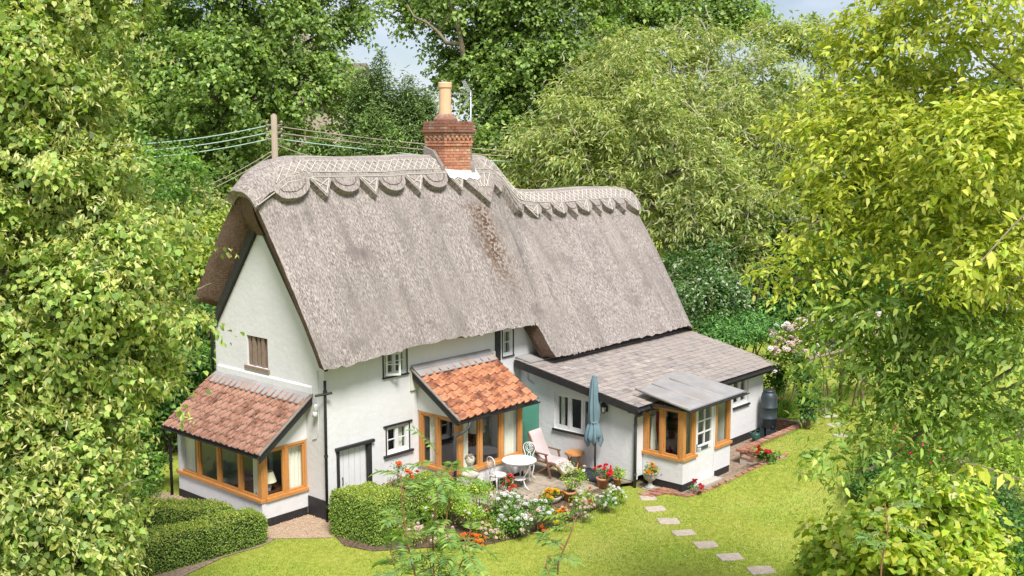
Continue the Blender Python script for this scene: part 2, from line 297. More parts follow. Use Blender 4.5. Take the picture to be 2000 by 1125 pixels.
def np_mesh(name,V,Q,m,col=None,smooth=False):
    me=bpy.data.meshes.new(name); V=np.ascontiguousarray(V,np.float32); Q=np.ascontiguousarray(Q,np.int32); k=Q.shape[1]
    me.vertices.add(len(V)); me.vertices.foreach_set('co',V.ravel()); me.loops.add(Q.size); me.loops.foreach_set('vertex_index',Q.ravel())
    me.polygons.add(len(Q)); me.polygons.foreach_set('loop_start',np.arange(0,Q.size,k,dtype=np.int32))
    if smooth: me.polygons.foreach_set('use_smooth',np.ones(len(Q),bool))
    me.update(calc_edges=True)
    if col is not None:
        a=me.color_attributes.new('col','FLOAT_COLOR','POINT'); c=np.ones((len(V),4),np.float32); c[:,:3]=col; a.data.foreach_set('color',c.ravel())
    if m: me.materials.append(MATS[m] if isinstance(m,str) else m)
    return me
def np_obj(name,V,Q,m,parent=None,col=None,smooth=False):
    o=bpy.data.objects.new(name,np_mesh(name,V,Q,m,col,smooth)); return link(o,parent,inv_of(parent))
n0,n1=len(gx),len(gy); I=np.arange(n0*n1).reshape(n0,n1)
Q=np.stack([I[:-1,:-1],I[1:,:-1],I[1:,1:],I[:-1,1:]],-1).reshape(-1,4)
tag(np_obj('ground',np.stack([GX,GY,GZ],-1).reshape(-1,3),Q,'grass_ground'),'mown lawn and rough grass around the cottage','lawn',kind='structure')
def clip_rect(poly,x0,x1,y0,y1):
    def cl(P,ins,inter):
        out=[]
        for i in range(len(P)):
            a=P[i-1];b=P[i]
            if ins(b):
                if not ins(a): out.append(inter(a,b))
                out.append(b)
            elif ins(a): out.append(inter(a,b))
        return out
    P=list(poly)
    for ax,v,s in ((0,x0,1),(0,x1,-1),(1,y0,1),(1,y1,-1)):
        if not P: return []
        def it(a,b,ax=ax,v=v):
            t=(v-a[ax])/(b[ax]-a[ax]); q=[a[0]+t*(b[0]-a[0]),a[1]+t*(b[1]-a[1])]; q[ax]=v; return tuple(q)
        P=cl(P,lambda p,ax=ax,v=v,s=s: (p[ax]-v)*s>=0,it)
    return P
def sheet(name,poly,dz,m,res=.3,label=None,cat=None,kind='structure',hf=None):
    mb=MB(); xs=[p[0] for p in poly]; ys=[p[1] for p in poly]; hf=hf or (lambda x,y: max(hz(x+1e-4,y+1e-4),hz(x-1e-4,y-1e-4)))
    x=min(xs)
    while x<max(xs):
        y=min(ys)
        while y<max(ys):
            P=clip_rect(poly,x,x+res,y,y+res)
            if len(P)>2: mb.add([(a,b,hf(a,b)+dz) for a,b in P],[tuple(range(len(P)))])
            y+=res
        x+=res
    return tag(mb.build(name,m,fix=True),label,cat,kind=kind)
def path_h(x,y): return .36*float(sstep(8.4,10.1,x))*float(sstep(.1,1.1,-4.85-y))
BED=[(-.75,-1.5),(-.55,-2.2),(.15,-2.75),(.75,-3.25),(1.3,-3.75),(2.3,-4.05),(3.38,-4.25),(4.89,-4.12),(6.1,-3.9),(6.35,-3.6),(5.6,-3.42),(4.6,-3.32),(3.6,-3.02),(3.0,-2.3),(2.85,-1.42),(1.4,-.95),(-.5,-.85)]
PATIO=[(2.9,-1.45),(2.98,-2.3),(3.6,-3.05),(4.6,-3.35),(5.6,-3.45),(6.35,-3.62),(6.72,-3.8),(6.72,-.02),(5.22,-.02),(5.22,-1.45)]
GRAVEL=[(-1.6,.35),(-1.5,-.02),(-1.25,-.28),(-1.0,-.55),(-.62,-.9),(1.4,-1.0),(2.86,-1.42),(2.86,-.02),(-.02,-.02),(-.02,.66),(-1.3,.66),(-1.3,4.4),(-1.9,5.3),(-3.6,5.2),(-3.3,3.0),(-2.3,1.7),(-1.7,.9)]
SOIL2=[(-1.62,.3),(-1.5,-.08),(-1.95,-.2),(-2.83,-.12),(-3.95,-.38),(-7,-1.4),(-7,2.6),(-3.4,2.9),(-2.35,1.65),(-1.75,.9)]
PZ=.13
def bed_h(x,y): return .12*float(sstep(-4.1,-3.35,y))*float(sstep(2.0,3.1,x))
sheet('flower_bed_soil',BED,.012,'soil',hf=bed_h,res=.2,label='dark soil of the curved flower bed beside the patio',cat='flower bed')
sheet('hedge_soil',SOIL2,.010,'drysoil',label='dry brown soil strip under the low hedges',cat='soil')
sheet('gravel_base',GRAVEL,.004,'gravel_base',label='gravel path between hedges and cottage walls',cat='gravel path')
sheet('garden_path',PATH,.006,'drysoil',hf=path_h,label='sunken earth path along the white extension',cat='path')
patio=tag(sheet('patio',PATIO,PZ-.03,'soil'),'stone paved patio with the white table',"patio")
mbs=[]
def inset_slab(P,dz,t,g=.008):
    cx=sum(p[0] for p in P)/len(P); cy=sum(p[1] for p in P)/len(P)
    q=[]
    for (x,y) in P:
        dx,dy=x-cx,y-cy; l=math.hypot(dx,dy)+1e-9; k=max(0,(l-g*1.4)/l); q.append((cx+dx*k,cy+dy*k,dz))
    return q
y=-3.9; row=0
while y<0:
    x=2.7-(.2 if row%2 else 0); hh=.44 if row%3 else .58
    while x<6.8:
        ww=random.choice((.44,.58,.58,.72)); P=clip_rect(PATIO,x,x+ww,y,y+hh)
        if len(P)>2:
            a=sum(P[i-1][0]*P[i][1]-P[i][0]*P[i-1][1] for i in range(len(P)))/2
            if abs(a)>.02: MB().prism(inset_slab(P,PZ-.025,0),(0,0,.025+random.uniform(-.004,.004))).build('paving_slab','paving',patio)
        x+=ww
    y+=hh; row+=1
# pebbles
def pebbles(name,poly,n,lo,hi,m,label,avoid=()):
    xs=[p[0] for p in poly]; ys=[p[1] for p in poly]; X=RNG.uniform(min(xs),max(xs),n); Y=RNG.uniform(min(ys),max(ys),n); k=inpoly(X,Y,poly); X=X[k];Y=Y[k]; n=len(X)
    S=RNG.uniform(lo,hi,n); base=np.array([(1,0,0),(0,1,0),(-1,0,0),(0,-1,0),(0,0,.7),(0,0,-.6)]); A=RNG.uniform(0,6.28,n); el=RNG.uniform(.6,1.3,(n,6,1))
    V=base[None]*el*S[:,None,None]; c,s=np.cos(A)[:,None],np.sin(A)[:,None]; V=np.stack([V[:,:,0]*c-V[:,:,1]*s,V[:,:,0]*s+V[:,:,1]*c,V[:,:,2]],-1)
    V[:,:,0]+=X[:,None];V[:,:,1]+=Y[:,None];V[:,:,2]+=((hgt(X,Y) if poly is not BED else np.array([bed_h(a,b) for a,b in zip(X,Y)]))+.012)[:,None]
    T=np.array([(0,1,4),(1,2,4),(2,3,4),(3,0,4),(1,0,5),(2,1,5),(3,2,5),(0,3,5)]); F=(T[None]+np.arange(n)[:,None,None]*6).reshape(-1,3)
    return tag(np_obj(name,V.reshape(-1,3),F,m),label,'gravel',kind='stuff')
pebbles('gravel',GRAVEL,26000,.010,.022,'pebble','loose tan gravel stones between hedge and cottage')
pebbles('soil_crumbs',BED,6000,.008,.025,'soil','crumbled dark soil in the flower bed')
# grass blades on the lawn
def grass():
    n=330000; X=RNG.uniform(-5.5,19,n); Y=RNG.uniform(-11.5,-.1,n)
    for p in (BED,PATIO,GRAVEL,SOIL2,PATH): k=~inpoly(X,Y,p); X=X[k];Y=Y[k]
    k=~((X>-.2)&(X<14.2)&(Y>-4.9)&~((X<6.6)&(Y<-3))); X=X[k];Y=Y[k]
    d=np.stack([X-CAM[0],Y-CAM[1],np.full(len(X),-CAM[2])],-1); z=d@fw; px=1000+FPX*(d@rt)/z; py=562.5+FPX*(d@dn)/z
    k=(px>250)&(px<2050)&(py<1160); X=X[k];Y=Y[k]; n=len(X)
    h=RNG.uniform(.018,.045,n); A=RNG.uniform(0,6.28,n); wd=RNG.uniform(.004,.009,n); lean=RNG.uniform(-.03,.03,(n,2)); Z=hgt(X,Y)-.008
    V=np.zeros((n,3,3)); V[:,0]=np.stack([X-np.cos(A)*wd,Y-np.sin(A)*wd,Z],-1); V[:,1]=np.stack([X+np.cos(A)*wd,Y+np.sin(A)*wd,Z],-1); V[:,2]=np.stack([X+lean[:,0],Y+lean[:,1],Z+h],-1)
    patch=.5+.35*np.sin(X*.9+np.sin(Y*1.3)*1.7)*np.sin(Y*1.1+np.cos(X*.7)*1.5)+.22*np.sin(X*2.3+1.7*np.sin(Y*2.9))*np.sin(Y*3.1+np.cos(X*1.9)*2)+.16*np.sign(np.sin((X*.66+Y*.75)*2.6)); t=np.clip(patch*1.25-.12+RNG.normal(0,.2,n),0,1)[:,None]
    c=(1-t)*np.array([.185,.29,.03])+t*np.array([.43,.41,.095]); c*=RNG.uniform(.92,1.08,(n,1))
    tag(np_obj('grass',V.reshape(-1,3),np.arange(n*3).reshape(-1,3),leafmat('grass_blade',.3,.7,(1.1,1.15,.6)),col=np.repeat(c,3,0)),'short mown grass blades of the lawn','grass',kind='stuff')
grass()
# ================================================================= COTTAGE
H=thing('thatched_cottage','white rendered cottage with thatched roof, brick chimney and slate lean-to','cottage',(0,0,0))
FRONT=lambda y0:(lambda u,w,z:(u,y0-w,z))
SIDE=lambda x0:(lambda u,w,z:(x0-w,u,z))
def wall_mesh(mb,M,u0,u1,z0,z1,holes=(),t=.22):
    us=sorted({u0,u1,*[h[0] for h in holes],*[h[1] for h in holes]}); zs=sorted({z0,z1,*[h[2] for h in holes],*[h[3] for h in holes]})
    def solid(i,j):
        if i<0 or j<0 or i>=len(us)-1 or j>=len(zs)-1: return False
        u=(us[i]+us[i+1])/2; z=(zs[j]+zs[j+1])/2
        return not any(a<u<b and c<z<d for a,b,c,d in holes)
    for i in range(len(us)-1):
        for j in range(len(zs)-1):
            if not solid(i,j): continue
            a,b,c,d=us[i],us[i+1],zs[j],zs[j+1]
            mb.add([M(a,0,c),M(b,0,c),M(b,0,d),M(a,0,d)],[(0,1,2,3)]); mb.add([M(a,-t,c),M(b,-t,c),M(b,-t,d),M(a,-t,d)],[(3,2,1,0)])
            for (di,dj,e) in ((-1,0,((a,c),(a,d))),(1,0,((b,d),(b,c))),(0,-1,((b,c),(a,c))),(0,1,((a,d),(b,d)))):
                if not solid(i+di,j+dj):
                    p,q=e; mb.add([M(p[0],0,p[1]),M(p[0],-t,p[1]),M(q[0],-t,q[1]),M(q[0],0,q[1])],[(0,1,2,3)])
# --- main walls
WUP=(1.78,2.52,3.06,3.72); WLOW=(1.84,2.57,1.14,1.82); WR=(6.0,6.42,2.93,3.66); DOOR=(.36,1.25,0.0,1.58)
mb=MB(); wall_mesh(mb,FRONT(0),0.0,7.3,-.05,3.95,[WUP,WLOW,WR,(DOOR[0],DOOR[1],-.05,DOOR[3]),(2.96,5.1,.3,2.1)])
mb.build('front_wall','render',H)
mb=MB(); GW=(2.1,2.95,3.24,3.98); wall_mesh(mb,SIDE(0),.222,4.08,-.05,4.0,[GW,(.95,3.95,.3,1.95)])
mb.add([(0,4.08,3.001),(0,4.3,3.001),(0,4.3,4),(0,4.08,4)],[(0,1,2,3)]); mb.add([(0,0,3.951),(0,.222,3.951),(0,.222,4),(0,0,4)],[(0,1,2,3)])
# gable triangle
mb.add([(0,0,4.0),(0,4.3,4.0),(0,2.62,6.75),(0,1.98,6.75)],[(0,1,2,3)])
mb.build('gable_wall','render',H)
mb=MB(); wall_mesh(mb,lambda u,w,z:(u,4.3+w,z),0.0,13.75,-.05,3.0); mb.build('rear_wall','render',H)
mb=MB(); mb.box(7.302,13.74,0.02,.22,-.05,3.0); mb.build('inner_front_wall','render',H)
mb=MB(); mb.prism([(13.75,.0,-.05),(13.75,4.29,-.05),(13.75,4.29,3.0),(13.75,2.2,6.0),(13.75,.0,3.0)],(.2,0,0)); mb.build('end_wall','render',H)
mb=MB(); mb.box(7.08,7.28,.23,4.28,-.05,4.0); mb.box(.22,7.07,2.35,2.5,.02,2.7); mb.build('inner_wall','inner_wall',H)
mb=MB(); mb.box(.23,7.07,.23,4.28,2.705,2.83); mb.build('upper_floor','dark_wood',H)
mb=MB(); mb.box(.0,7.07,.23,4.28,-.02,.03); mb.box(-1.16,-.004,.84,3.97,-.02,.03); mb.box(2.95,5.1,-1.3,.22,-.02,.035); mb.box(6.75,13.2,-3.7,.01,-.02,.03); mb.build('ground_floor','carpet',H)
# --- thatch
def lerp_t(tab,x):
    return np.interp(x,[a for a,b in tab],[b for a,b in tab])
RZ=[(-.62,7.2),(-.35,7.5),(-.1,7.75),(.3,7.97),(.8,8.07),(6.4,8.07),(15.2,8.0)]
EZ=[(-.6,3.64),(1.4,3.75),(3.3,3.81),(5.5,3.79),(6.8,3.73),(15,3.75)]
YR=2.2; YE=-.52; YB=4.62; XR=14.15
def outer(x,v):
    """thatch outer surface: v=-1 front eave, 0 ridge, 1 rear eave"""
    x=np.asarray(x,float); v=np.asarray(v,float); a=np.abs(v)
    zr=lerp_t(RZ,x); ze=lerp_t(EZ,x)
    rr=.16                                           # rounded ridge
    aa=np.where(a<rr,(a*a/(2*rr)+rr/2),a); aa=(aa-rr/2)/(1-rr/2)
    z=zr+(ze-zr)*aa + .16*np.sin(np.pi*np.clip(a,0,1))*1.0
    lo=6.80+(7.35-6.80)*(1-a)**1.3; hi=7.02+(8.95-7.02)*(1-a)**1.1
    t=np.clip((x-lo)/(hi-lo),0,1); st=t*t*(3-2*t)
    drop=st*(.84+.18*(1-a))
    z=z-drop
    z=z+np.where(v>0,1.0*a**1.2*(1-st),0)
    y=np.where(v<0,YR+(YE-YR)*a,YR+(YB-YR)*a)
    y=y-np.where(v<0,1,-.3)*.50*st*a            # the lower roof sweeps further out over the lean-to
    x2=x-.04*(1-a)*sstep(.6,-.5,x)+.25*(1-a)*sstep(12.9,14.1,x)
    q=np.clip((x-13.35)/.8,0,1); z=z-.30*q**2.2*(.35+.65*a); y=y+np.where(v<0,1,-1)*.16*q**2.2*a   # rounded right-hand verge
    und=.02*np.sin(x*1.7+v*3)+.015*np.sin(x*4.1+1.3)*np.sin(v*9)
    return np.stack([x2,y,z+und],-1)
xs=np.unique(np.concatenate([np.arange(-.4,6.6,.12),np.arange(6.6,9.2,.035),np.arange(9.2,XR,.14),[XR]]))
vsv=np.concatenate([np.linspace(-1,-.2,26),np.linspace(-.17,.17,11),np.linspace(.2,1,20)])
def pts_out(xs,vs,off=0.0):
    X,Vv=np.meshgrid(xs,vs,indexing='ij'); P=outer(X,Vv)
    if off:
        e=.01; dx=outer(X+e,Vv)-outer(X-e,Vv); dv=outer(X,np.clip(Vv+e,-1,1))-outer(X,np.clip(Vv-e,-1,1)); n=np.cross(dx,dv); n/=np.linalg.norm(n,axis=-1,keepdims=True)+1e-9; P=P+n*off
    return P
PO=pts_out(xs,vsv); 
rag=RNG.normal(0,.012,PO.shape[:2]); PO[:,:,2]+=rag*.6; PO[:,0,2]+=RNG.normal(0,.018,len(xs)); PO[:,-1,2]+=RNG.normal(0,.018,len(xs))
nu,nv=PO.shape[:2]; I=np.arange(nu*nv).reshape(nu,nv)
Q=np.stack([I[:-1,:-1],I[1:,:-1],I[1:,1:],I[:-1,1:]],-1).reshape(-1,4)
thatch=np_obj('thatch_roof',PO.reshape(-1,3),Q,'thatch',H,smooth=True)
# underside and cut ends (oblique verge at the left gable)
PI=PO.copy(); a=np.abs(vsv)[None,:]
sl=np.array([0.0,.0,1.0]); 
for i in range(nu):
    for j,v in enumerate(vsv):
        s=-1 if v<0 else 1; t=.52
        if abs(v)<.12: PI[i,j,2]-=1.0
        else:
            PI[i,j,1]-=s*t*.86; PI[i,j,2]-=t*.5
        if abs(v)>.995:
            PI[i,j,1]=PO[i,j,1]-s*.40; PI[i,j,2]=PO[i,j,2]-.03
        # keep underside from crossing the mid plane
        if s<0 and PI[i,j,1]>YR: PI[i,j,1]=YR
        if s>0 and PI[i,j,1]<YR: PI[i,j,1]=YR
PI[0,:,0]+=.40; PI[1:4,:,0]+=np.array([.34,.28,.2])[:,None]
mb=MB(); mb.add(PI.reshape(-1,3),[tuple(q[::-1]) for q in Q.tolist()])
for i in range(nu-1):
    for j in (0,nv-1): mb.add([PO[i,j],PO[i+1,j],PI[i+1,j],PI[i,j]],[(0,1,2,3)])
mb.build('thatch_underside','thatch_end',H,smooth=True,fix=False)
for i in (0,nu-1):
    mb=MB(); k=5; rows=[]
    for j in range(nv):
        for q in range(k+1):
            t=q/k; p=PO[i,j]*(1-t)+PI[i,j]*t
            if i==0: p=p+np.array([-.10*math.sin(math.pi*t),0,0])
            rows.append(p)
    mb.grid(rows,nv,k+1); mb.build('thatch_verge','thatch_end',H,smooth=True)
# bargeboards inside the left verge
mb=MB()
for s,(y0,z0,y1,z1) in ((1,(4.5,3.98,2.3,6.88)),(-1,(-.15,3.82,2.1,6.88))):
    d=Vector((0,y1-y0,z1-z0)).normalized(); n=Vector((0,d.z,-d.y))*( -1 if s>0 else 1)
    a=Vector((-.10,y0,z0)); b=Vector((-.10,y1,z1)); MB().prism([a,b,b+n*.02+Vector((0,0,-.30)),a+Vector((0,0,-.30))],(.095,0,0)).build('bargeboard','black_paint',H)
# --- ridge cap with scallops and points
LS=5.1
def edge_len(x):
    if x<-.0: return .92
    P=1.52; p=(x-.04)%P
    if x>8.6: P=1.22; p=(x-8.6)%P
    k=P/1.52; b=.98*(1 if x<8 else .88)
    if p<.86*k: q=(p-.43*k)/(.43*k); e=b+.38*math.sqrt(max(0,1-q*q))
    else: q=abs(p-1.19*k)/(.33*k); e=b+.50*(1-q)
    big=max(0,1-abs(x-6.7)/.75); 
    return max(e,(b+.85*big) if big>0 else 0)
cxs=np.arange(-.46,XR+.12,.04); ns=16; caps=[]
TH=.19
def cap_pt(x,s,off,sgn=-1):
    v=sgn*s/LS; xx=np.array([[x]]); vv=np.array([[v]])
    e=.012; P=outer(xx,vv)[0,0]; dx=(outer(xx+e,vv)-outer(xx-e,vv))[0,0]; dv=(outer(xx,vv+e)-outer(xx,vv-e))[0,0]; n=np.cross(dx,dv); n/=np.linalg.norm(n)
    return P+n*off
top=[];low=[]
capx=[x for x in cxs]
def cap_rows(sgn):
    X=np.array(capx); E=np.array([edge_len(x) for x in capx]); S=np.linspace(0,1,ns)[None,:]*E[:,None]; Vv=sgn*S/LS; XX=np.repeat(X[:,None],ns,1)
    e=.012; P=outer(XX,Vv); dx=outer(XX+e,Vv)-outer(XX-e,Vv); dv=outer(XX,Vv+e)-outer(XX,Vv-e); n=np.cross(dx,dv); n/=np.linalg.norm(n,axis=-1,keepdims=True)
    T=P+n*TH; B=P-n*.03; return T,B
mb=MB()
for sgn in (-1,1):
    T,B=cap_rows(sgn); nx=len(capx)
    mb.grid(T.reshape(-1,3),nx,ns)
    for i in range(nx-1): mb.add([T[i,-1],T[i+1,-1],B[i+1,-1],B[i,-1]],[(0,1,2,3)])
    for i in (0,nx-1):
        for j in range(ns-1): mb.add([T[i,j],T[i,j+1],B[i,j+1],B[i,j]],[(0,1,2,3)])
import bmesh
capo=mb.build('thatch_ridge','thatch_ridge',H,smooth=False)
bm=bmesh.new(); bm.from_mesh(capo.data); bmesh.ops.remove_doubles(bm,verts=bm.verts,dist=.002); bmesh.ops.recalc_face_normals(bm,faces=bm.faces); bm.to_mesh(capo.data); bm.free()
# hazel spars
def rod(a,b,r=.011):
    mb=MB(); mb.tube([a,b],r,4); mb.build('hazel_spar','hazel',capo)
def run(s,x0,x1,step):
    x=x0
    while x<x1-.01:
        x2=min(x+step,x1); rod(cap_pt(x,s,TH+.012),cap_pt(x2,s,TH+.012),.012); x=x2
for s in (.24,.46,.80,.93): run(s,-.4,7.0,.75)
for s in (.24,.46,.80,.93): run(s if s<.9 else .93,7.0,9.0,.33)
for s in (.28,.46,.84): run(s,9.0,14.0,.75)
def lattice(x0,x1,s0,s1,st):
    x=x0
    while x<x1:
        rod(cap_pt(x,s0,TH+.016),cap_pt(x+st,s1,TH+.016)); rod(cap_pt(x+st,s0,TH+.024),cap_pt(x,s1,TH+.024)); x+=st*.62
lattice(.1,5.5,.46,.80,.36); lattice(7.0,9.0,.46,.80,.34); lattice(9.05,13.7,.46,.84,.34)
k=0
x=.04
while x<13.0:
    P=1.52 if x<8.6 else 1.22; f=P/1.52; b=.98 if x<8 else .88
    if not 5.6<x+.4<7.4:
        c=x+.43*f
        if c>0: 
            A=[cap_pt(c+.33*f*math.cos(t),b-.02+.24*math.sin(t),TH+.012) for t in np.linspace(.0,math.pi,7)]
            MB().tube(A,.008,4).build('hazel_spar','thatch_end',capo)
        c=x+1.19*f
        for d in (-1,1):
            rod(cap_pt(c+d*.26*f,b-.02,TH+.014),cap_pt(c,b+.40,TH+.014)); rod(cap_pt(c+d*.26*f,b-.02,TH+.02),cap_pt(c-d*.10*f,b+.2,TH+.02))
    x+=P
    if 8.2<x<8.7: x=8.6
for q in range(4):
    rod(cap_pt(6.25+q*.22,.95,TH+.014),cap_pt(6.6+q*.1,1.35,TH+.014)); rod(cap_pt(7.15-q*.22,.95,TH+.02),cap_pt(6.8-q*.1,1.35,TH+.02))
# --- windows
F0=FRONT(0); S0=SIDE(0)
def pane(M,w,a,b,c,d,parent):
    q=[M(a,w,c),M(b,w,c),M(b,w,d),M(a,w,d)]; out=Vector(M(a,w+1,c))-Vector(q[0]); n=(Vector(q[1])-Vector(q[0])).cross(Vector(q[2])-Vector(q[0]))
    if n.dot(out)<0: q=q[::-1]
    return MB().add(q,[(0,1,2,3)]).build('pane','window_glass',parent,fix=False)
def window(M,u0,u1,z0,z1,lights,bars=1,fm='white_paint',parent=None,depth=.07,rec=.03,sill=None,sillmat='black_paint',fw_=.05,cas=.035,surround=None,label=None,vb=0):
    """timber window: outer frame, casements, glazing bars; panes and sill are sub-parts"""
    parent=parent or H; mb=MB(); d0=-rec-depth; d1=-rec
    mb.boxm(M,u0,u0+fw_,d0,d1,z0,z1); mb.boxm(M,u1-fw_,u1,d0,d1,z0,z1); mb.boxm(M,u0+fw_,u1-fw_,d0,d1,z0,z0+fw_); mb.boxm(M,u0+fw_,u1-fw_,d0,d1,z1-fw_,z1)
    a=u0+fw_; W=(u1-u0-2*fw_); n=len(lights); tot=sum(lights); mu=.04; W-=mu*(n-1); panes=[]
    for i,l in enumerate(lights):
        b=a+W*l/tot
        if i<n-1: mb.boxm(M,b,b+mu,d0,d1,z0+fw_,z1-fw_)
        c0,c1=z0+fw_,z1-fw_; e=d1-.012
        mb.boxm(M,a,a+cas,d0+.01,e,c0,c1); mb.boxm(M,b-cas,b,d0+.01,e,c0,c1); mb.boxm(M,a+cas,b-cas,d0+.01,e,c0,c0+cas); mb.boxm(M,a+cas,b-cas,d0+.01,e,c1-cas,c1)
        nz=bars; g=.022; zz=c0+cas; hh=(c1-cas-zz)
        for q in range(1,nz): mb.boxm(M,a+cas,b-cas,d0+.02,e-.008,zz+hh*q/nz-g/2,zz+hh*q/nz+g/2)
        for q in range(1,vb+1):
            uu=a+cas+(b-a-2*cas)*q/(vb+1); mb.boxm(M,uu-g/2,uu+g/2,d0+.022,e-.006,zz,c1-cas)
        panes.append((a+cas,b-cas,zz,c1-cas)); a=b+mu
    w=mb.build('window',fm,parent)
    if label: w['label']=label
    for (a,b,c,d) in panes:
        pane(M,d0+.03,a,b,c,d,w)
    if sill: 
        m=MB(); m.boxm(M,u0-sill[0],u1+sill[0],-rec-.02,sill[1],z0-sill[2],z0-.002); m.build('sill',sillmat,w)
    if surround:
        m=MB(); s=surround; m.boxm(M,u0-s,u0-.002,-.03,.018,z0,z1+s); m.boxm(M,u1+.002,u1+s,-.03,.018,z0,z1+s); m.boxm(M,u0-.10,u1+.10,-.03,.035,z1+.004,z1+s+.02); m.build('surround','black_paint',w)
    return w

window(F0,*WUP[:2],WUP[2],WUP[3],[1,1],2,surround=.03,sill=(.05,.05,.035))
wl=window(F0,*WLOW,[1,1],2,surround=.03,sill=(.11,.07,.05))
window(F0,*WR,[1],2,surround=.025,sill=(.03,.04,.03))
# open casement leaf of the upstairs window
mb=MB(); a=Vector((1.83,-.02,3.1)); d=Vector((.80,-.60,0)); 
for (s0,s1,z0,z1) in ((0,.05,0,.56),(.31,.36,0,.56),(.05,.31,0,.05),(.05,.31,.51,.56),(.05,.31,.26,.285)):
    p=a+d*s0; q=a+d*s1; mb.prism([(p.x,p.y,p.z+z0),(q.x,q.y,q.z+z0),(q.x,q.y,q.z+z1),(p.x,p.y,p.z+z1)],(-.03*.6,-.03*.8,0))
mb.build('open_casement','white_paint',H)['label']='white upstairs casement standing open'
mb=MB(); mb.boxm(F0,5.70,5.90,-.02,.03,2.85,3.72); mb.build('timber_post','black_paint',H)
mb=MB(); mb.prism([(2.62,0,3.16),(2.62,-.05,3.13),(2.62,-.05,2.6),(2.62,0,2.6)],(3.05,0,0)); mb.build('wall_ledge','cream_wall',H)
# gable lattice window with old oak mullions
gw=MB(); 
for q in range(5):
    u=GW[0]+.06+q*(GW[1]-GW[0]-.12)/4; gw.boxm(S0,u-.05-.01*(q%2),u+.05,-.14,-.05+.02*(q%2),GW[2],GW[3])
gwo=gw.build('mullion_window','old_timber',H); mb=MB(); mb.boxm(S0,GW[0]-.06,GW[1]+.08,-.12,.04,GW[2]-.09,GW[2]-.004); mb.build('sill','old_timber',gwo)
mb=MB(); mb.boxm(S0,GW[0],GW[1],-.18,-.17,GW[2],GW[3]); mb.build('pane','window_glass',gwo)
MB().tube([(-.012,1.05+.13*math.cos(t),5.25+.16*math.sin(t)) for t in np.linspace(.5,4.2,10)],.014,5).build('cable_loop','white_paint',H)
mb=MB(); mb.prism([(-.005,.42,2.93),(-.05,.42,2.90),(-.05,.42,3.06),(-.005,.42,3.10)],(0,3.75,0)); mb.build('wall_ledge','render',H)
# plank door
mb=MB(); u=DOOR[0]+.02
for q in range(5): mb.boxm(F0,u,u+.158,-.10,-.06,.03,DOOR[3]-.02); u+=.17
dr=mb.build('plank_door','white_paint',H); mb=MB()
MB().boxm(F0,DOOR[0]-.06,DOOR[0]+.015,-.05,.03,0,DOOR[3]).build('door_jamb','black_paint',dr); MB().boxm(F0,DOOR[1]-.015,DOOR[1]+.10,-.05,.03,0,DOOR[3]).build('door_jamb','black_paint',dr)
mb=MB(); mb.boxm(F0,DOOR[0]-.1,DOOR[1]+.16,-.03,.08,DOOR[3]+.003,DOOR[3]+.07); mb.build('door_lintel','black_paint',dr)
MB().tube([F0(.50,-.04,.72),F0(.50,-.02,.75),F0(.50,-.02,.87),F0(.50,-.04,.9)],.012,6).build('door_handle','black_paint',dr)
# plinths
mb=MB(); mb.box(-.025,1.7,-.025,-.001,-.05,.0+.30); 
mb.add([],[]); mb.box(-.028,-.001,-.026,.66,-.05,.46); mb.box(1.36,2.9,-.03,-.002,-.05,.34); mb.build('plinth','black_paint',H)
# --- LEFT BAY (on the gable)
BX=-1.28; BY0,BY1=.69,4.12; SZ=.66; TZ=1.80
bm1=MB(); bm1.box(BX,-.002,BY0,BY0+.14,.19,SZ-.07); bm1.box(BX,BX+.14,BY0+.142,BY1-.142,.19,SZ-.07); bm1.box(BX,-.002,BY1-.14,BY1,.19,TZ-.02); MB().prism([(BX+.02,BY1-.14,TZ-.018),(-.002,BY1-.14,TZ-.018),(-.002,BY1-.14,2.70)],(0,.14,0)).build('bay_gable','render',H)
MB().prism([(BX+.01,BY0,TZ+.0),(-.002,BY0,TZ+.0),(-.002,BY0,2.74),],(0,.14,0)).build('bay_gable','render',H); bm1.build('bay_wall','render',H)
mb=MB(); mb.box(BX-.012,-.03,BY0-.012,BY0+.1,-.05,.188); mb.box(BX-.012,BX+.1,BY0+.11,BY1+.01,-.05,.188); mb.build('plinth','black_paint',H)
fs=SIDE(BX); ff=FRONT(BY0)
def oak_bay(M,u0,u1,z0,z1,n,post=(.07,.07),name='bay_window'):
    D=-.09; w=MB().boxm(M,u0-.03,u1+.03,D-.04,.05,z0-.07,z0-.002).build(name,'oak_h',H); MB().boxm(M,u0,u1,D,-.002,z1-.06,z1).build('head_rail','oak_h',w)
    us=[u0+(u1-u0)*i/n for i in range(n+1)]
    for i,u in enumerate(us):
        lo=u-.04; hi=u+.04
        if i==0: lo,hi=u,u+post[0]
        if i==n: lo,hi=u-post[1],u
        MB().boxm(M,lo,hi,D,-.004,z0,z1-.062).build('mullion','oak',w)
    for i in range(n):
        a=us[i]+(post[0] if i==0 else .04); b=us[i+1]-(post[1] if i==n-1 else .04); c,d=z0,z1-.062; k=.045; cb=MB()
        O=[(a,c),(b,c),(b,d),(a,d)]; I_=[(a+k,c+k),(b-k,c+k),(b-k,d-k),(a+k,d-k)]
        V=[M(p[0],-.022,p[1]) for p in O]+[M(p[0],-.022,p[1]) for p in I_]+[M(p[0],D+.01,p[1]) for p in O]+[M(p[0],D+.01,p[1]) for p in I_]; F=[]
        for q in range(4):
            e=(q+1)%4; F+=[(q,e,4+e,4+q),(8+q,12+q,12+e,8+e),(q,8+q,8+e,e),(4+q,4+e,12+e,12+q)]
        cb.add(V,F); cb.build('casement','oak',w)
        pane(M,-.05,a+k,b-k,c+k,d-k,w)
    return w
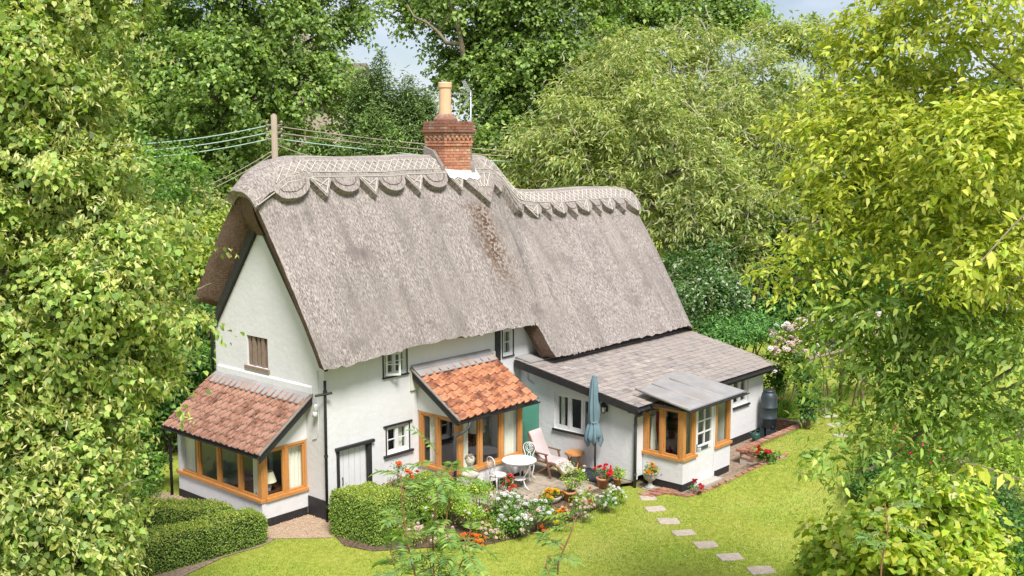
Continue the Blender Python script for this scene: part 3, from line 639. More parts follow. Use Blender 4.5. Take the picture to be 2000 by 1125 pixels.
oak_bay(fs,BY0+.002,BY1,SZ,TZ,4,(.12,.08)); oak_bay(ff,BX+.12,-.02,SZ,TZ-.0,2,(.02,.05))
mb=MB(); mb.box(BX-.004,BX+.118,BY0-.004,BY0+.124,SZ,TZ+.02); mb.build('corner_post','oak',H)
# tiled roof helper
def pantile(name,wd,ln,th,m):
    mb=MB(); n=11; V=[]
    def prof(t): # S profile, 0..1 -> height
        return -.014*math.sin(math.pi*t/.56) if t<.56 else .058*math.sin(math.pi*(t-.56)/.46)
    for L in (0,1):
        for t in np.linspace(0,1,n): V.append((t*wd*1.10-wd*.05,L*ln,prof(t)+ .035*(1-L)))
    for L in (0,1):
        for t in np.linspace(0,1,n): V.append((t*wd*1.10-wd*.05,L*ln,prof(t)+.035*(1-L)-th))
    F=[]
    for i in range(n-1): F+= [(i,i+1,n+i+1,n+i),(2*n+i,3*n+i,3*n+i+1,2*n+i+1),(i,2*n+i,2*n+i+1,i+1)]
    F+=[(0,n,3*n,2*n),(n-1,3*n-1,4*n-1,2*n-1)]
    mb.add(V,F); me=mb.mesh(name,m); return me
def tiled(name,o,ex,es,cols,rows,wd,gauge,m,label=None):
    """o: eave corner; ex: unit along eave; es: unit up the slope"""
    ex=Vector(ex).normalized(); es=Vector(es).normalized(); n=ex.cross(es); 
    if n.z<0: n=-n
    o=Vector(o); W=cols*wd; L=rows*gauge
    mb=MB(); mb.prism([o-n*.09,o+ex*W-n*.09,o+ex*W+es*L-n*.09,o+es*L-n*.09],n*.05); base=mb.build(name,'old_timber',H)
    if label: base['label']=label
    me=pantile('tile',wd,gauge*1.25,.013,m)
    for r in range(rows):
        for c in range(cols):
            p=o+ex*(c*wd+random.uniform(-.006,.006))+es*(r*gauge-.03+random.uniform(-.012,.012))+n*(random.uniform(0,.008))
            a=random.uniform(-.025,.025); e2=(ex*math.cos(a)+es*math.sin(a)); s2=(es*math.cos(a)-ex*math.sin(a))
            piece('tile',me,frameM(p,e2,s2,n if ex.cross(es).z>0 else n),base)
    return base
# left bay roof: eave runs along y at x=-1.5
e0=Vector((-1.50,.46,1.80)); up=Vector((1.42,0,1.04))
def mirror_tiled(): pass
tiled('bay_roof',(-1.50,4.34,1.80),(0,-1,0),up,18,8,.2155,.216,'brown_tile','brown pantiled lean-to roof over the gable bay')
mb=MB(); mb.prism([(-.14,.44,2.83),(-.002,.44,2.93),(-.002,.44,2.95),(-.16,.44,2.86),(-.16,.44,2.83)],(0,3.8,0)); mb.prism([(-.33,.46,2.71),(-.13,.46,2.856),(-.13,.46,2.876),(-.33,.46,2.735)],(0,3.76,0)); mb.build('lead_flashing','lead',H)
def barge(y0,yw,a,b,drop,name='bargeboard'):
    mb=MB(); a=Vector(a);b=Vector(b); mb.prism([a,b,b+Vector((0,0,-drop)),a+Vector((0,0,-drop))],yw); return mb.build(name,'black_paint',H)
barge(0,(0,.03,0),(-1.48,.44,1.775),(-.004,.44,2.86),.19)
mb=MB(); mb.prism([(-1.50,.40,1.775),(-.004,.40,2.875),(-.004,.40,2.915),(-1.50,.40,1.815)],(0,.06,0)); mb.build('verge_mortar','verge_cement',H)
mb=MB(); mb.box(-1.44,-1.30,.48,4.3,1.66,1.72); mb.box(-1.46,-1.435,.48,4.32,1.66,1.80); mb.build('fascia','black_paint',H)
def gutter(a,b,r=.055,m='black_paint'):
    a=Vector(a);b=Vector(b);d=(b-a).normalized();s=d.cross(Vector((0,0,1))).normalized(); mb=MB(); P=[]
    for q in (a,b):
        for t in np.linspace(math.pi,2*math.pi,7): P.append(q+s*(r*math.cos(t))+Vector((0,0,r*math.sin(t))))
        for t in np.linspace(2*math.pi,math.pi,7): P.append(q+s*((r-.008)*math.cos(t))+Vector((0,0,(r-.008)*math.sin(t))))
    n=14; mb.add(P,[(i,(i+1)%n,n+(i+1)%n,n+i) for i in range(n)]+[tuple(range(n)),tuple(range(2*n-1,n-1,-1))]); return mb.build('gutter',m,H)
gutter((-1.53,.42,1.76),(-1.53,4.42,1.74)); 
def pipe(pts,r=.035,m='black_paint',name='drainpipe',brackets=()):
    o=MB().tube(pts,r,10).build(name,m,H,smooth=True)
    for (x,y,z) in brackets: MB().lathe([(r+.012,-.025),(r+.012,.025)],(x,y,z),10).build('bracket',m,o)
    return o
pipe([(-1.53,4.36,1.72),(-1.5,4.36,1.55),(-1.38,4.30,1.4),(-1.38,4.30,-.03)],brackets=[(-1.38,4.30,.9)])
pipe([(-.06,-.10,3.3),(-.06,-.10,3.05),(-.06,-.07,-.03)],.034,brackets=[(-.06,-.1,3.05),(-.06,-.085,1.55),(-.06,-.075,.4)])
MB().tube([(-.28,-.02,2.98),(.06,-.2,3.02)],.03,8).build('drainpipe','black_paint',H)
pipe([(-.09,4.34,4.3),(-.06,4.36,4.0),(-.06,4.36,2.9)],.035); 
MB().tube([(-.02,.22,3.5),(-.02,.21,2.4),(-.02,.24,2.1),(-.02,.3,1.9),(-.02,.45,1.85)],.012,5).build('cable','white_paint',H)
mb=MB(); mb.lathe([(.035,0),(.05,.03),(.05,.12),(.03,.16)],(-.06,.24,2.55),10); mb.lathe([(.055,0),(.055,.12)],(-.09,.24,2.42),10); mb.build('outdoor_light','white_paint',H,smooth=True)
# --- LOUNGE BAY (front)
LX0,LX1,LY=2.88,5.2,-1.41; LS0=.74; LT=2.06
mb=MB(); mb.box(LX0,LX0+.14,LY+.142,-.002,.26,LS0-.07); mb.box(LX0,LX1,LY,LY+.14,.26,LS0-.07); mb.box(LX1-.14,LX1,LY+.142,-.002,.26,LT+.3); mb.build('bay_wall','render',H)
MB().prism([(LX0,LY+.02,LT),(LX0,-.002,LT),(LX0,-.002,2.98)],(.14,0,0)).build('bay_gable','render',H)
mb=MB(); mb.box(LX0-.012,LX0+.1,LY-.012,-.04,-.05,.258); mb.box(LX0+.11,LX1+.012,LY-.012,LY+.1,-.05,.258); mb.box(LX1-.1,LX1+.012,LY+.11,-.01,-.05,.258); mb.build('plinth','black_paint',H)
oak_bay(SIDE(LX0),LY+.12,-.03,LS0,LT,2,(.02,.08)); oak_bay(FRONT(LY),LX0+.002,LX1,LS0,LT,3,(.13,.09))
mb=MB(); mb.box(LX0-.004,LX0+.134,LY-.004,LY+.118,LS0,LT+.02); mb.build('corner_post','oak',H)
tiled('bay_roof',(2.68,-1.66,2.14),(1,0,0),(0,1.66,.98),11,8,.252,.232,'orange_tile','orange pantiled lean-to roof with yellow lichen')
mb=MB(); mb.prism([(2.66,-.14,3.10),(2.66,-.002,3.20),(2.66,-.002,3.22),(2.66,-.16,3.125)],(2.82,0,0)); mb.prism([(2.67,-.34,2.985),(2.67,-.12,3.115),(2.67,-.12,3.135),(2.67,-.34,3.01)],(2.78,0,0)); mb.build('lead_flashing','lead',H)
mb=MB(); mb.prism([(2.66,-1.64,2.10),(2.66,-.004,3.10),(2.66,-.004,2.92),(2.66,-1.3,2.13),(2.66,-1.42,2.02),(2.66,-1.60,1.98)],(.03,0,0)); mb.build('bargeboard','black_paint',H)
mb=MB(); mb.prism([(2.62,-1.68,2.11),(2.62,-.004,3.13),(2.62,-.004,3.165),(2.62,-1.68,2.145)],(.06,0,0)); mb.build('verge_mortar','verge_cement',H)
mb=MB(); mb.box(2.70,5.44,-1.60,-1.575,2.00,2.13); mb.box(2.7,5.44,-1.57,-1.415,2.0,2.03); mb.build('fascia','black_paint',H)
gutter((2.62,-1.69,2.10),(5.52,-1.69,2.08))
pipe([(2.95,-1.69,2.06),(2.95,-1.69,1.93),(2.80,-1.62,1.80),(2.72,-1.5,1.74),(2.70,-1.46,1.65),(2.70,-1.46,-.02)],.036,'dark_metal')
# --- LEAN-TO extension with slate roof
EX0,EX1,EY=6.7,13.3,-3.8
EW=(-2.62,-1.22,1.06,2.03); EFW=(11.58,12.44,1.12,1.92)
mb=MB(); wall_mesh(mb,SIDE(EX0),EY,-.002,.14,2.12,[EW],.2); mb.prism([(EX0,EY,2.12),(EX0,-.002,2.12),(EX0,-.002,2.74)],(.2,0,0)); mb.build('lean_to_side_wall','render',H)
mb=MB(); wall_mesh(mb,FRONT(EY),EX0+.202,EX1,.22,2.10,[EFW,(8.2,9.05,.22,2.0)],.2); mb.build('lean_to_front_wall','render',H)
mb=MB(); mb.prism([(EX1-.2,EY+.202,-.05),(EX1-.2,.01,-.05),(EX1-.2,.01,2.66),(EX1-.2,EY+.202,2.03)],(.2,0,0)); mb.build('lean_to_end_wall','render',H)
mb=MB(); mb.box(EX0-.012,EX0+.15,EY,-.03,-.05,.138); mb.build('plinth','black_paint',H); mb=MB(); mb.box(9.4,EX1+.01,EY-.012,EY+.15,-.05,.218); mb.build('plinth','black_paint',H)
window(SIDE(EX0),*EW,[1,1,1],1,sill=(.03,.06,.05),rec=.05,fw_=.05,cas=.045)
window(FRONT(EY),*EFW,[1,1],1,sill=(.03,.06,.05),rec=.05,fw_=.05,cas=.045)
so=Vector((6.42,-4.12,2.13)); ses=Vector((0,4.0,.66)); SL=ses.length; ses.normalize(); sn=Vector((0,-ses.z,ses.y)); SXR=lambda t: 13.6+.5*t
mb=MB(); mb.prism([(6.44,-4.10,2.04),(13.58,-4.10,2.04),(14.06,-.12,2.70),(6.44,-.12,2.70)],(0,0,.06)); slate_roof=mb.build('slate_roof','black_paint',H); slate_roof['label']='low grey slate roof of the lean-to'
rows=20; g=SL/rows; wdt=.30
mes=MB(); mes.add([(0,0,.0),(wdt-.016,0,.0),(wdt-.016,g*1.35,-.012),(0,g*1.35,-.012),(0,0,.015),(wdt-.016,0,.015),(wdt-.016,g*1.35,-.003),(0,g*1.35,-.003)],MB.BF); sme=mes.mesh('slate','slate')
pcs=[]
for r_ in range(rows):
    xr=SXR(r_/rows); x=6.42-(wdt/2 if r_%2 else 0)
    while x<xr-.02:
        x0=max(x,6.42); x1=min(x+wdt,xr); pcs.append((x0,x1-x0,r_)); x+=wdt
pcs.sort(key=lambda p:(Vector((p[0],-4.12+p[2]*g,2.2))-Vector(CAM)).length)
rest=MB()
for i,(x0,wd,r_) in enumerate(pcs):
    if wd<.03: continue
    p=so+Vector((x0-6.42,0,0))+ses*(r_*g)+sn*(.012+random.uniform(0,.005)); a=random.uniform(-.012,.012)
    ex=Vector((math.cos(a),math.sin(a),0)); M=frameM(p,ex*(wd/wdt),ses,sn)
    if i<300: piece('slate',sme,M,slate_roof)
    else: rest.add([M@Vector(v) for v in mes.v],MB.BF)
rs=rest.build('slates_beyond','slate',slate_roof); rs['kind']='stuff'
mb=MB(); mb.prism([(6.40,-4.12,2.12),(6.40,-.06,2.79),(6.40,-.06,2.60),(6.40,-4.0,1.96),(6.40,-4.12,1.94)],(.03,0,0)); mb.build('bargeboard','black_paint',H)
mb=MB(); mb.box(6.43,13.56,-4.085,-4.06,1.94,2.09); mb.box(6.43,13.5,-4.055,-3.802,1.955,1.985); mb.build('fascia','black_paint',H)
mb=MB(); mb.prism([(6.5,-.55,2.752),(6.5,-.02,2.84),(6.5,-.02,2.86),(6.5,-.55,2.775)],(7.5,0,0)); mb.build('lead_flashing','lead',H)
gutter((9.55,-4.16,2.08),(13.72,-4.16,2.06)); gutter((6.38,-4.16,2.08),(6.95,-4.16,2.075))
pipe([(6.62,-4.16,2.05),(6.62,-4.10,1.93),(6.66,-3.90,1.84),(6.66,-3.88,1.78),(6.66,-3.88,-.02)],.04,'dark_metal',brackets=[(6.66,-3.88,1.6),(6.66,-3.88,.35)])
pipe([(13.62,-4.16,2.02),(13.62,-4.1,1.93),(13.5,-3.95,1.90),(13.42,-3.9,1.86)],.04,'black_paint')
pipe([(6.72,-.25,2.62),(6.70,-.28,2.4),(6.68,-.3,2.22),(6.66,-.5,2.16)],.025,'white_paint')
# --- PORCH
PX0,PX1,PY=7.1,9.38,-5.0; PS=.86; PT=2.10
mb=MB(); mb.box(PX0,PX0+.12,PY,-3.82,.20,PS-.07); mb.box(PX0+.122,7.68,PY,PY+.12,.20,PS-.07); mb.build('porch_wall','render',H); mb=MB(); mb.box(8.62,PX1,PY,PY+.12,.20,PS-.07); mb.box(PX1-.12,PX1,PY+.122,-3.82,.20,2.12); mb.build('porch_wall','render',H)
mb=MB(); mb.box(PX0+.012,PX0+.1,PY+.012,-3.83,-.03,.198); mb.box(PX0+.102,7.68,PY+.012,PY+.1,-.03,.198); mb.build('plinth','black_paint',H); mb=MB(); mb.box(8.64,PX1-.01,PY+.012,PY+.1,-.03,.198); mb.build('plinth','black_paint',H)
oak_bay(SIDE(PX0),PY+.11,-3.82,PS,PT,2,(.02,.09),'porch_window'); oak_bay(FRONT(PY),PX0+.002,7.69,PS,PT,1,(.12,.10),'porch_window'); oak_bay(FRONT(PY),8.62,PX1,PS,PT,1,(.09,.09),'porch_window')
mb=MB(); mb.box(PX0-.004,PX0+.124,PY-.004,PY+.108,PS,PT); mb.build('corner_post','oak',H)
FP=FRONT(PY); mb=MB(); d0,d1=-.085,-.035; a,b=7.735,8.575
mb.boxm(FP,a,a+.10,d0,d1,.06,2.04); mb.boxm(FP,b-.10,b,d0,d1,.06,2.04); mb.boxm(FP,a+.1,b-.1,d0,d1,1.95,2.04); mb.boxm(FP,a+.1,b-.1,d0,d1,.88,1.02); mb.boxm(FP,a+.1,b-.1,d0,d1,.06,.24); mb.boxm(FP,a+.1,b-.1,d0+.01,d1-.018,.24,.88)
mid=(a+b)/2; mb.boxm(FP,mid-.018,mid+.018,d0+.005,d1-.004,1.02,1.95)
for q in (1,2): mb.boxm(FP,a+.1,b-.1,d0+.006,d1-.006,1.02+.31*q-.016,1.02+.31*q+.016)
pd=mb.build('porch_door','white_paint',H)
for i in range(2):
    for j in range(3):
        u0=a+.1 if i==0 else mid+.018; u1=mid-.018 if i==0 else b-.1; pane(FP,-.06,u0,u1,1.03+.31*j,1.31+.31*j,pd)
mb=MB(); mb.boxm(FP,a+.26,a+.58,d1,-.022,.90,.98); mb.build('letter_plate','dark_metal',pd)
mb=MB(); mb.boxm(FP,a+.03,a+.07,d1,-.025,.88,1.08); mb.tube([FP(a+.05,-.02,1.0),FP(a+.05,.02,1.0),FP(a+.17,.02,1.0)],.011,6); mb.build('door_handle','dark_metal',pd)
mb=MB(); mb.boxm(FP,7.69,7.73,-.09,-.01,.06,2.1); mb.boxm(FP,8.58,8.62,-.09,-.01,.06,2.1); mb.boxm(FP,7.73,8.58,-.09,-.01,2.045,2.1); mb.build('door_frame','white_paint',pd)
mb=MB(); mb.boxm(FP,7.62,8.68,-.1,.22,-.03,.055); mb.build('door_step','stone',pd)
mb=MB(); mb.prism([(6.92,-5.26,2.15),(9.62,-5.26,2.15),(9.5,-3.45,2.43),(8.95,-3.35,2.445),(6.98,-3.75,2.385)],(0,0,.035)); pr=mb.build('porch_roof','lead',H); pr['label']='flat grey lead porch roof with two rolled seams'
def roll(x0,x1): 
    MB().tube([(x0,-5.22,2.19),(x1,-3.62,2.435)],.03,8).build('lead_roll','lead',pr,smooth=True)
roll(7.75,7.72); roll(8.60,8.55); roll(6.95,7.0)
mb=MB(); mb.box(6.98,9.56,-5.24,-5.05,2.10,2.146); mb.box(6.96,7.0,-5.04,-4.1,2.1,2.146); mb.build('fascia','black_paint',H)
gutter((6.95,-5.30,2.14),(9.72,-5.30,2.13),.045)
# --- CHIMNEY
CX0,CX1,CY0,CY1=5.46,6.46,1.58,2.24
mb=MB(); mb.box(CX0+.02,CX1-.02,CY0+.02,CY1-.02,7.0,9.15); chim=mb.build('chimney','mortar',H); chim['label']='red brick chimney with dentilled corbel courses'
bme=MB().box(0,.206,0,.1,0,.060).mesh('brick','brick'); obme=MB().box(0,.212,0,.1,0,.064).mesh('brick','old_brick')
def course(z,out,off,me,h=.064,skip=None):
    x0,x1,y0,y1=CX0-out,CX1+out,CY0-out,CY1+out; st=.2215
    for (ox,oy,dx,dy,L) in ((x0,y0,1,0,x1-x0),(x1,y0,0,1,y1-y0),(x1,y1,-1,0,x1-x0),(x0,y1,0,-1,y1-y0)):
        u=-off if off else 0; k=0
        while u<L-.02:
            a=max(u,0); b=min(u+.212,L-(.001)); k+=1
            if b-a>.03 and not (skip and skip(k)):
                j=random.uniform(-.004,.004); d=Vector((dx,dy,0)); n=Vector((-dy,dx,0)); p=Vector((ox,oy,z))+d*a+n*j
                piece('brick',me,frameM(p,d*((b-a)/.212),n,Vector((0,0,h/.064))),chim)
            u+=st
zc=7.40; r_=0
while zc<8.50: course(zc,0,.11 if r_%2 else 0,bme); zc+=.0745; r_+=1
for out,off,me in ((.035,0,bme),(.05,.11,bme)):
    course(zc,out,off,me); zc+=.0745
def dent(z,out,off):
    x0,x1,y0,y1=CX0-out,CX1+out,CY0-out,CY1+out
    for (ox,oy,dx,dy,L) in ((x0,y0,1,0,x1-x0),(x0,y1,0,-1,y1-y0),(x1,y0,0,1,y1-y0)):
        u=off
        while u<L-.05:
            d=Vector((dx,dy,0)); n=Vector((-dy,dx,0)); p=Vector((ox,oy,z))+d*u; piece('brick',bme,frameM(p,d*(.085/.212),n,Vector((0,0,1.05))),chim); u+=.172
dent(zc,.055,0.0); zc+=.068; dent(zc,.075,.086); zc+=.07
for out,off,me in ((.085,0,obme),(.115,.11,obme),(.085,0,obme),(.075,.1,obme),(.07,0,obme)):
    course(zc,out,off,me); zc+=.0745
mb=MB(); mb.box(CX0-.035,CX1+.035,CY0-.035,CY1+.035,8.70,zc-.008); mb.build('corbel_core','mortar',chim)
mb=MB(); mb.lathe([(.34,zc-.01),(.31,zc+.08),(.24,zc+.15),(.19,zc+.19)],(5.84,1.93,0),14); mb.build('flaunching','old_brick',chim,smooth=True)
mb=MB(); mb.lathe([(.175,zc+.12),(.165,zc+.3),(.16,10.05),(.185,10.07),(.185,10.19),(.165,10.21),(.13,10.21),(.13,9.9)],(5.84,1.93,0),24,cap=False); mb.build('chimney_pot','buff_pot',chim)
# lead skirt and mortar fillet
P=[]
for i,x in enumerate(np.linspace(CX0-.02,CX1+.2,9)):
    for s in (.0,.2,.42):
        v=-(.62+s+.03*math.sin(i*2.1)*(s>0.3))/LS; q=cap_pt(x+s*.15,(.74+s*.85+.05*math.sin(i*2.1)*(s>0.3)),TH+.02); P.append(q)
MB().grid(P,9,3).build('lead_skirt','lead_white',chim)
mb=MB()
mb.prism([(CX0-.02,1.56,7.60),(CX0-.02,1.58,7.98),(CX0-.02,1.9,8.38),(CX0-.02,2.26,8.50),(CX0-.02,2.26,7.8)],(-.11,0,0)); mb.build('mortar_fillet','verge_cement',chim); mb=MB(); mb.prism([(CX1+.005,1.46,7.5),(CX1+.005,1.60,8.0),(CX1+.005,1.8,8.1),(CX1+.005,2.0,7.7)],(.15,0,0)); mb.build('mortar_fillet','verge_cement',chim)
# --- interiors seen through the glass
def curtain(name,M,u0,u1,w,z0,z1,amp=.03,per=.11):
    n=max(8,int((u1-u0)/per*8)); P=[]
    for i in range(n+1):
        u=u0+(u1-u0)*i/n
        for z in (z0,(z0+z1)/2,z1): P.append(M(u,w+amp*math.sin(2*math.pi*(u-u0)/per)*(1.0 if z<z1 else .7),z))
    return MB().grid(P,n+1,3).build(name,'curtain',H,smooth=True,fix=False)
curtain('curtain',fs,3.62,4.02,-.17,.3,1.8); curtain('curtain',fs,.95,1.22,-.17,.3,1.8); curtain('curtain',ff,-.52,-.06,-.17,.3,1.78)
curtain('curtain',SIDE(LX0),-.62,-.2,-.18,.25,2.05); curtain('curtain',FRONT(LY),3.12,3.42,-.2,.25,2.05); curtain('curtain',FRONT(LY),4.72,5.08,-.2,.25,2.05)
curtain('curtain',F0,2.30,2.52,-.18,1.1,1.85,.015,.06); curtain('curtain',F0,6.06,6.36,-.2,2.9,3.7,.015,.06)
curtain('curtain',SIDE(EX0),-1.42,-1.28,-.22,1.0,2.0,.02,.07); curtain('curtain',FRONT(EY),12.15,12.38,-.22,1.05,1.95,.02,.07); curtain('curtain',FRONT(EY),11.62,11.8,-.22,1.05,1.95,.02,.07)
# ================================================================= GARDEN THINGS
def place(t,rz=0): t.rotation_euler=(0,0,rz); return t
def L(mb,name,m,t,smooth=False): return mb.build(name,m,t,smooth=smooth,local=True)
def cpy(t,loc,rz,label):
    c=t.copy(); COL.objects.link(c); c.location=Vector(loc); c.rotation_euler=(0,0,rz); c['label']=label
    for ch in t.children:
        d=ch.copy(); COL.objects.link(d); d.parent=c
        for g_ in ch.children:
            e=g_.copy(); COL.objects.link(e); e.parent=d
    return c
PZ0=PZ+.002
# cast iron chair
def cast_chair(label,loc,rz):
    t=thing('garden_chair',label,'chair',loc,'white cast iron chairs by the round table'); place(t,rz)
    mb=MB(); mb.lathe([(.0,.425),(.19,.425),(.205,.432),(.205,.445),(.19,.452),(.0,.452)],n=24,cap=False); L(mb,'seat','cast_white',t)
    mb=MB(); mb.lathe([(.19,.40),(.198,.425),(.185,.425),(.178,.40)],n=24,cap=False); L(mb,'seat_rim','cast_white',t)
    for a in (45,135,225,315):
        c,s=math.cos(R(a)),math.sin(R(a)); P=[(c*q,s*q,z) for q,z in ((.165,.42),(.205,.34),(.195,.24),(.165,.14),(.175,.06),(.225,.012),(.245,.02))]
        L(MB().tube(P,[.02,.022,.017,.012,.011,.014,.008],7),'leg','cast_white',t,True)
    hoop=[(-.16-.06*min(1,max(0,(z-.43)/.4)),y,z) for y,z in [(-.13,.43),(-.12,.52),(-.10,.60),(-.135,.68),(-.165,.76),(-.15,.84),(-.09,.895),(0,.915),(.09,.895),(.15,.84),(.165,.76),(.135,.68),(.10,.60),(.12,.52),(.13,.43)]]
    L(MB().tube(hoop,.013,7),'back_hoop','cast_white',t,True)
    for (r0,cz) in ((.10,.775),(.062,.775)):
        P=[(-.205-.02*0,r0*math.cos(q),cz+r0*1.15*math.sin(q)) for q in np.linspace(0,2*math.pi,18)]; L(MB().tube(P,.009,6),'back_ring','cast_white',t,True)
    for s in (-1,1):
        P=[(-.17,.02*s,.44),(-.185,.05*s,.54),(-.195,.035*s,.62),(-.205,.0,.67)]; L(MB().tube(P,.009,6),'back_scroll','cast_white',t,True)
    L(MB().tube([(-.205,0,.66),(-.205,.02,.75),(-.21,0,.89)],.009,6),'back_splat','cast_white',t,True)
    return t
c1=cast_chair('white cast iron chair left of the table, beside the stone bust',(3.84,-1.80,PZ0),R(-12))
cpy(c1,(5.04,-1.68,PZ0),R(200),'white cast iron chair behind the table, beside the cushioned recliner')
t=thing('garden_table','round white cast iron table on three scrolled legs','table',(4.42,-1.98,PZ0))
mb=MB(); mb.lathe([(0,.69),(.40,.69),(.425,.695),(.43,.705),(.425,.715),(.40,.717),(0,.72)],n=36,cap=False); L(mb,'table_top','cast_white',t)
mb=MB(); mb.lathe([(.36,.64),(.375,.69),(.36,.69),(.35,.64)],n=30,cap=False); L(mb,'table_apron','cast_white',t)
for a in (30,150,270):
    c,s=math.cos(R(a)),math.sin(R(a)); P=[(c*q,s*q,z) for q,z in ((.30,.68),(.31,.56),(.24,.42),(.16,.30),(.14,.22),(.19,.10),(.29,.01),(.31,.03))]
    lg=L(MB().tube(P,[.022,.022,.017,.016,.017,.016,.016,.01],7),'leg','cast_white',t,True)
    P=[(c*(.22+.05*math.cos(q)),s*(.22+.05*math.cos(q)),.54+.06*math.sin(q)) for q in np.linspace(0,6.28,12)]; L(MB().tube(P,.008,5),'leg_scroll','cast_white',t,True)
mb=MB(); mb.lathe([(0,.225),(.165,.225),(.175,.235),(.165,.245),(0,.25)],n=20,cap=False); L(mb,'lower_shelf','cast_white',t)
# recliner
t=thing('garden_recliner','wooden garden recliner with pale pink cushion','recliner',(5.74,-1.88,PZ0)); place(t,R(4))
def strip(pts,w,th):
    mb=MB(); P=[]
    n=len(pts)
    for i,(y,z) in enumerate(pts):
        a=pts[max(i-1,0)];b=pts[min(i+1,n-1)]; dy,dz=b[0]-a[0],b[1]-a[1]; l=math.hypot(dy,dz); ny,nz=-dz/l,dy/l
        if nz<0: ny,nz=-ny,-nz
        for (x,k) in ((-w/2,0),(-w/2,th*.75),(-w/2+.03,th),(w/2-.03,th),(w/2,th*.75),(w/2,0)): P.append((x,y+ny*k,z+nz*k))
    F=[]
    for i in range(n-1):
        for j in range(6): F.append((i*6+j,i*6+(j+1)%6,(i+1)*6+(j+1)%6,(i+1)*6+j))
    F+=[tuple(range(6)),tuple((n-1)*6+j for j in range(5,-1,-1))]; return mb.add(P,F)
SEAT=[(.52,1.10),(.46,.98),(.36,.76),(.25,.55),(.19,.44),(.12,.40),(-.05,.385),(-.22,.40),(-.32,.40),(-.42,.33),(-.55,.22),(-.62,.17)]
L(strip(SEAT,.50,.055),'cushion','cushion',t,True)
for i,(y,z) in enumerate([(.46,.985),(.40,.86),(.33,.71),(.02,.392),(-.2,.40)]): L(MB().bar((-.25,y-.02,z+.052),(.25,y-.02,z+.052),.008,.006),'cushion_seam','cushion',t)
for s in (-1,1):
    x=.265*s
    L(MB().bar((x,.53,1.09),(x,.20,.42),.025,.04,(0,1,0)),'back_rail','teak',t); L(MB().bar((x,.22,.40),(x,-.30,.375),.025,.045),'seat_rail','teak',t)
    L(MB().bar((x,-.30,.385),(x,-.62,.15),.025,.04),'foot_rail','teak',t)
    L(MB().bar((x*1.06,.40,.62),(x*1.06,-.12,.60),.055,.025),'armrest','teak',t)
    L(MB().bar((x*1.06,-.05,.60),(x*1.06,-.22,.0),.03,.045),'leg','teak',t); L(MB().bar((x*1.0,-.22,.36),(x*1.0,.36,.0),.025,.04),'leg','teak',t)
for (y,z) in ((.50,1.05),(.36,.74),(.0,.372),(-.3,.36),(-.58,.16)): L(MB().bar((-.26,y,z),(.26,y,z),.04,.018,(0,0,1)),'slat','teak',t)
# folding side table
t=thing('side_table','small round wooden folding table beside the closed parasol','table',(6.44,-2.12,PZ0)); place(t,R(20))
for q in range(6):
    x0=-.245+q*.0825; x1=x0+.078; mid=(x0+x1)/2; 
    pts=[]
    for x in np.linspace(x0,x1,4): pts.append((x,-math.sqrt(max(.0004,.245**2-x*x))))
    for x in np.linspace(x1,x0,4): pts.append((x,math.sqrt(max(.0004,.245**2-x*x))))
    L(MB().prism([(a,b,.475) for a,b in pts],(0,0,.022)),'slat','pine',t)
L(MB().lathe([(.225,.445),(.25,.445),(.25,.474),(.225,.474)],n=28,cap=False),'table_rim','pine',t)
for s in (-1,1):
    L(MB().bar((-.17,.13*s,.46),(.2,.15*s,.0),.035,.022,(0,1,0)),'leg','pine',t); L(MB().bar((.17,.10*s,.46),(-.2,.12*s,.0),.035,.022,(0,1,0)),'leg','pine',t)
L(MB().bar((.165,-.14,.05),(.165,.14,.05),.03,.022),'stretcher','pine',t); L(MB().bar((-.165,-.11,.05),(-.165,.11,.05),.03,.022),'stretcher','pine',t)
# parasol
t=thing('parasol','closed blue-grey parasol tied round its pole','parasol',(6.36,-2.80,PZ0)); 
L(MB().tube([(.07,0,.06),(.07,0,2.58)],.026,10),'pole','dark_metal',t,True)
P=[];nf=40;prof=[(.05,2.60),(.075,2.52),(.095,2.35),(.115,2.1),(.13,1.8),(.125,1.52),(.10,1.42),(.135,1.34),(.185,1.15),(.20,1.02),(.14,.94)]
for i,(r,z) in enumerate(prof):
    for j in range(nf+1):
        a=2*math.pi*j/nf; f=1+.26*math.cos(8*a+.5*math.sin(i*.7))*min(1,i/3)+.10*math.sin(3*a+i); zz=z+(.09*math.cos(4*a+.6) if i>=9 else 0)-(.12*max(0,math.cos(2*a+1)) if i==10 else 0); P.append((r*f*math.cos(a)-.0,r*f*math.sin(a),zz))
L(MB().grid(P,len(prof),nf+1),'canopy','green_cloth',t,True)
mb=MB(); mb.lathe([(.112,1.405),(.122,1.42),(.122,1.45),(.112,1.465)],n=20,cap=False); L(mb,'tie','green_cloth',t,True)
L(MB().lathe([(.0,2.66),(.03,2.64),(.055,2.60),(.03,2.57),(0,2.57)],n=12,cap=False),'finial','green_cloth',t,True)
L(MB().box(.045,.10,-.05,.05,1.1,1.25),'crank_box','dark_metal',t)
for (x0,y0) in ((-.40,-.62),(.0,-.62),(-.40,-.08),(.0,-.08)):
    o=L(MB().box(x0,x0+.385,y0,y0+.52,.0,.075),'base_weight','black_plastic',t); bevel(o,.03,3)
L(MB().box(.03,.11,-.04,.04,.075,.16),'base_socket','dark_metal',t)
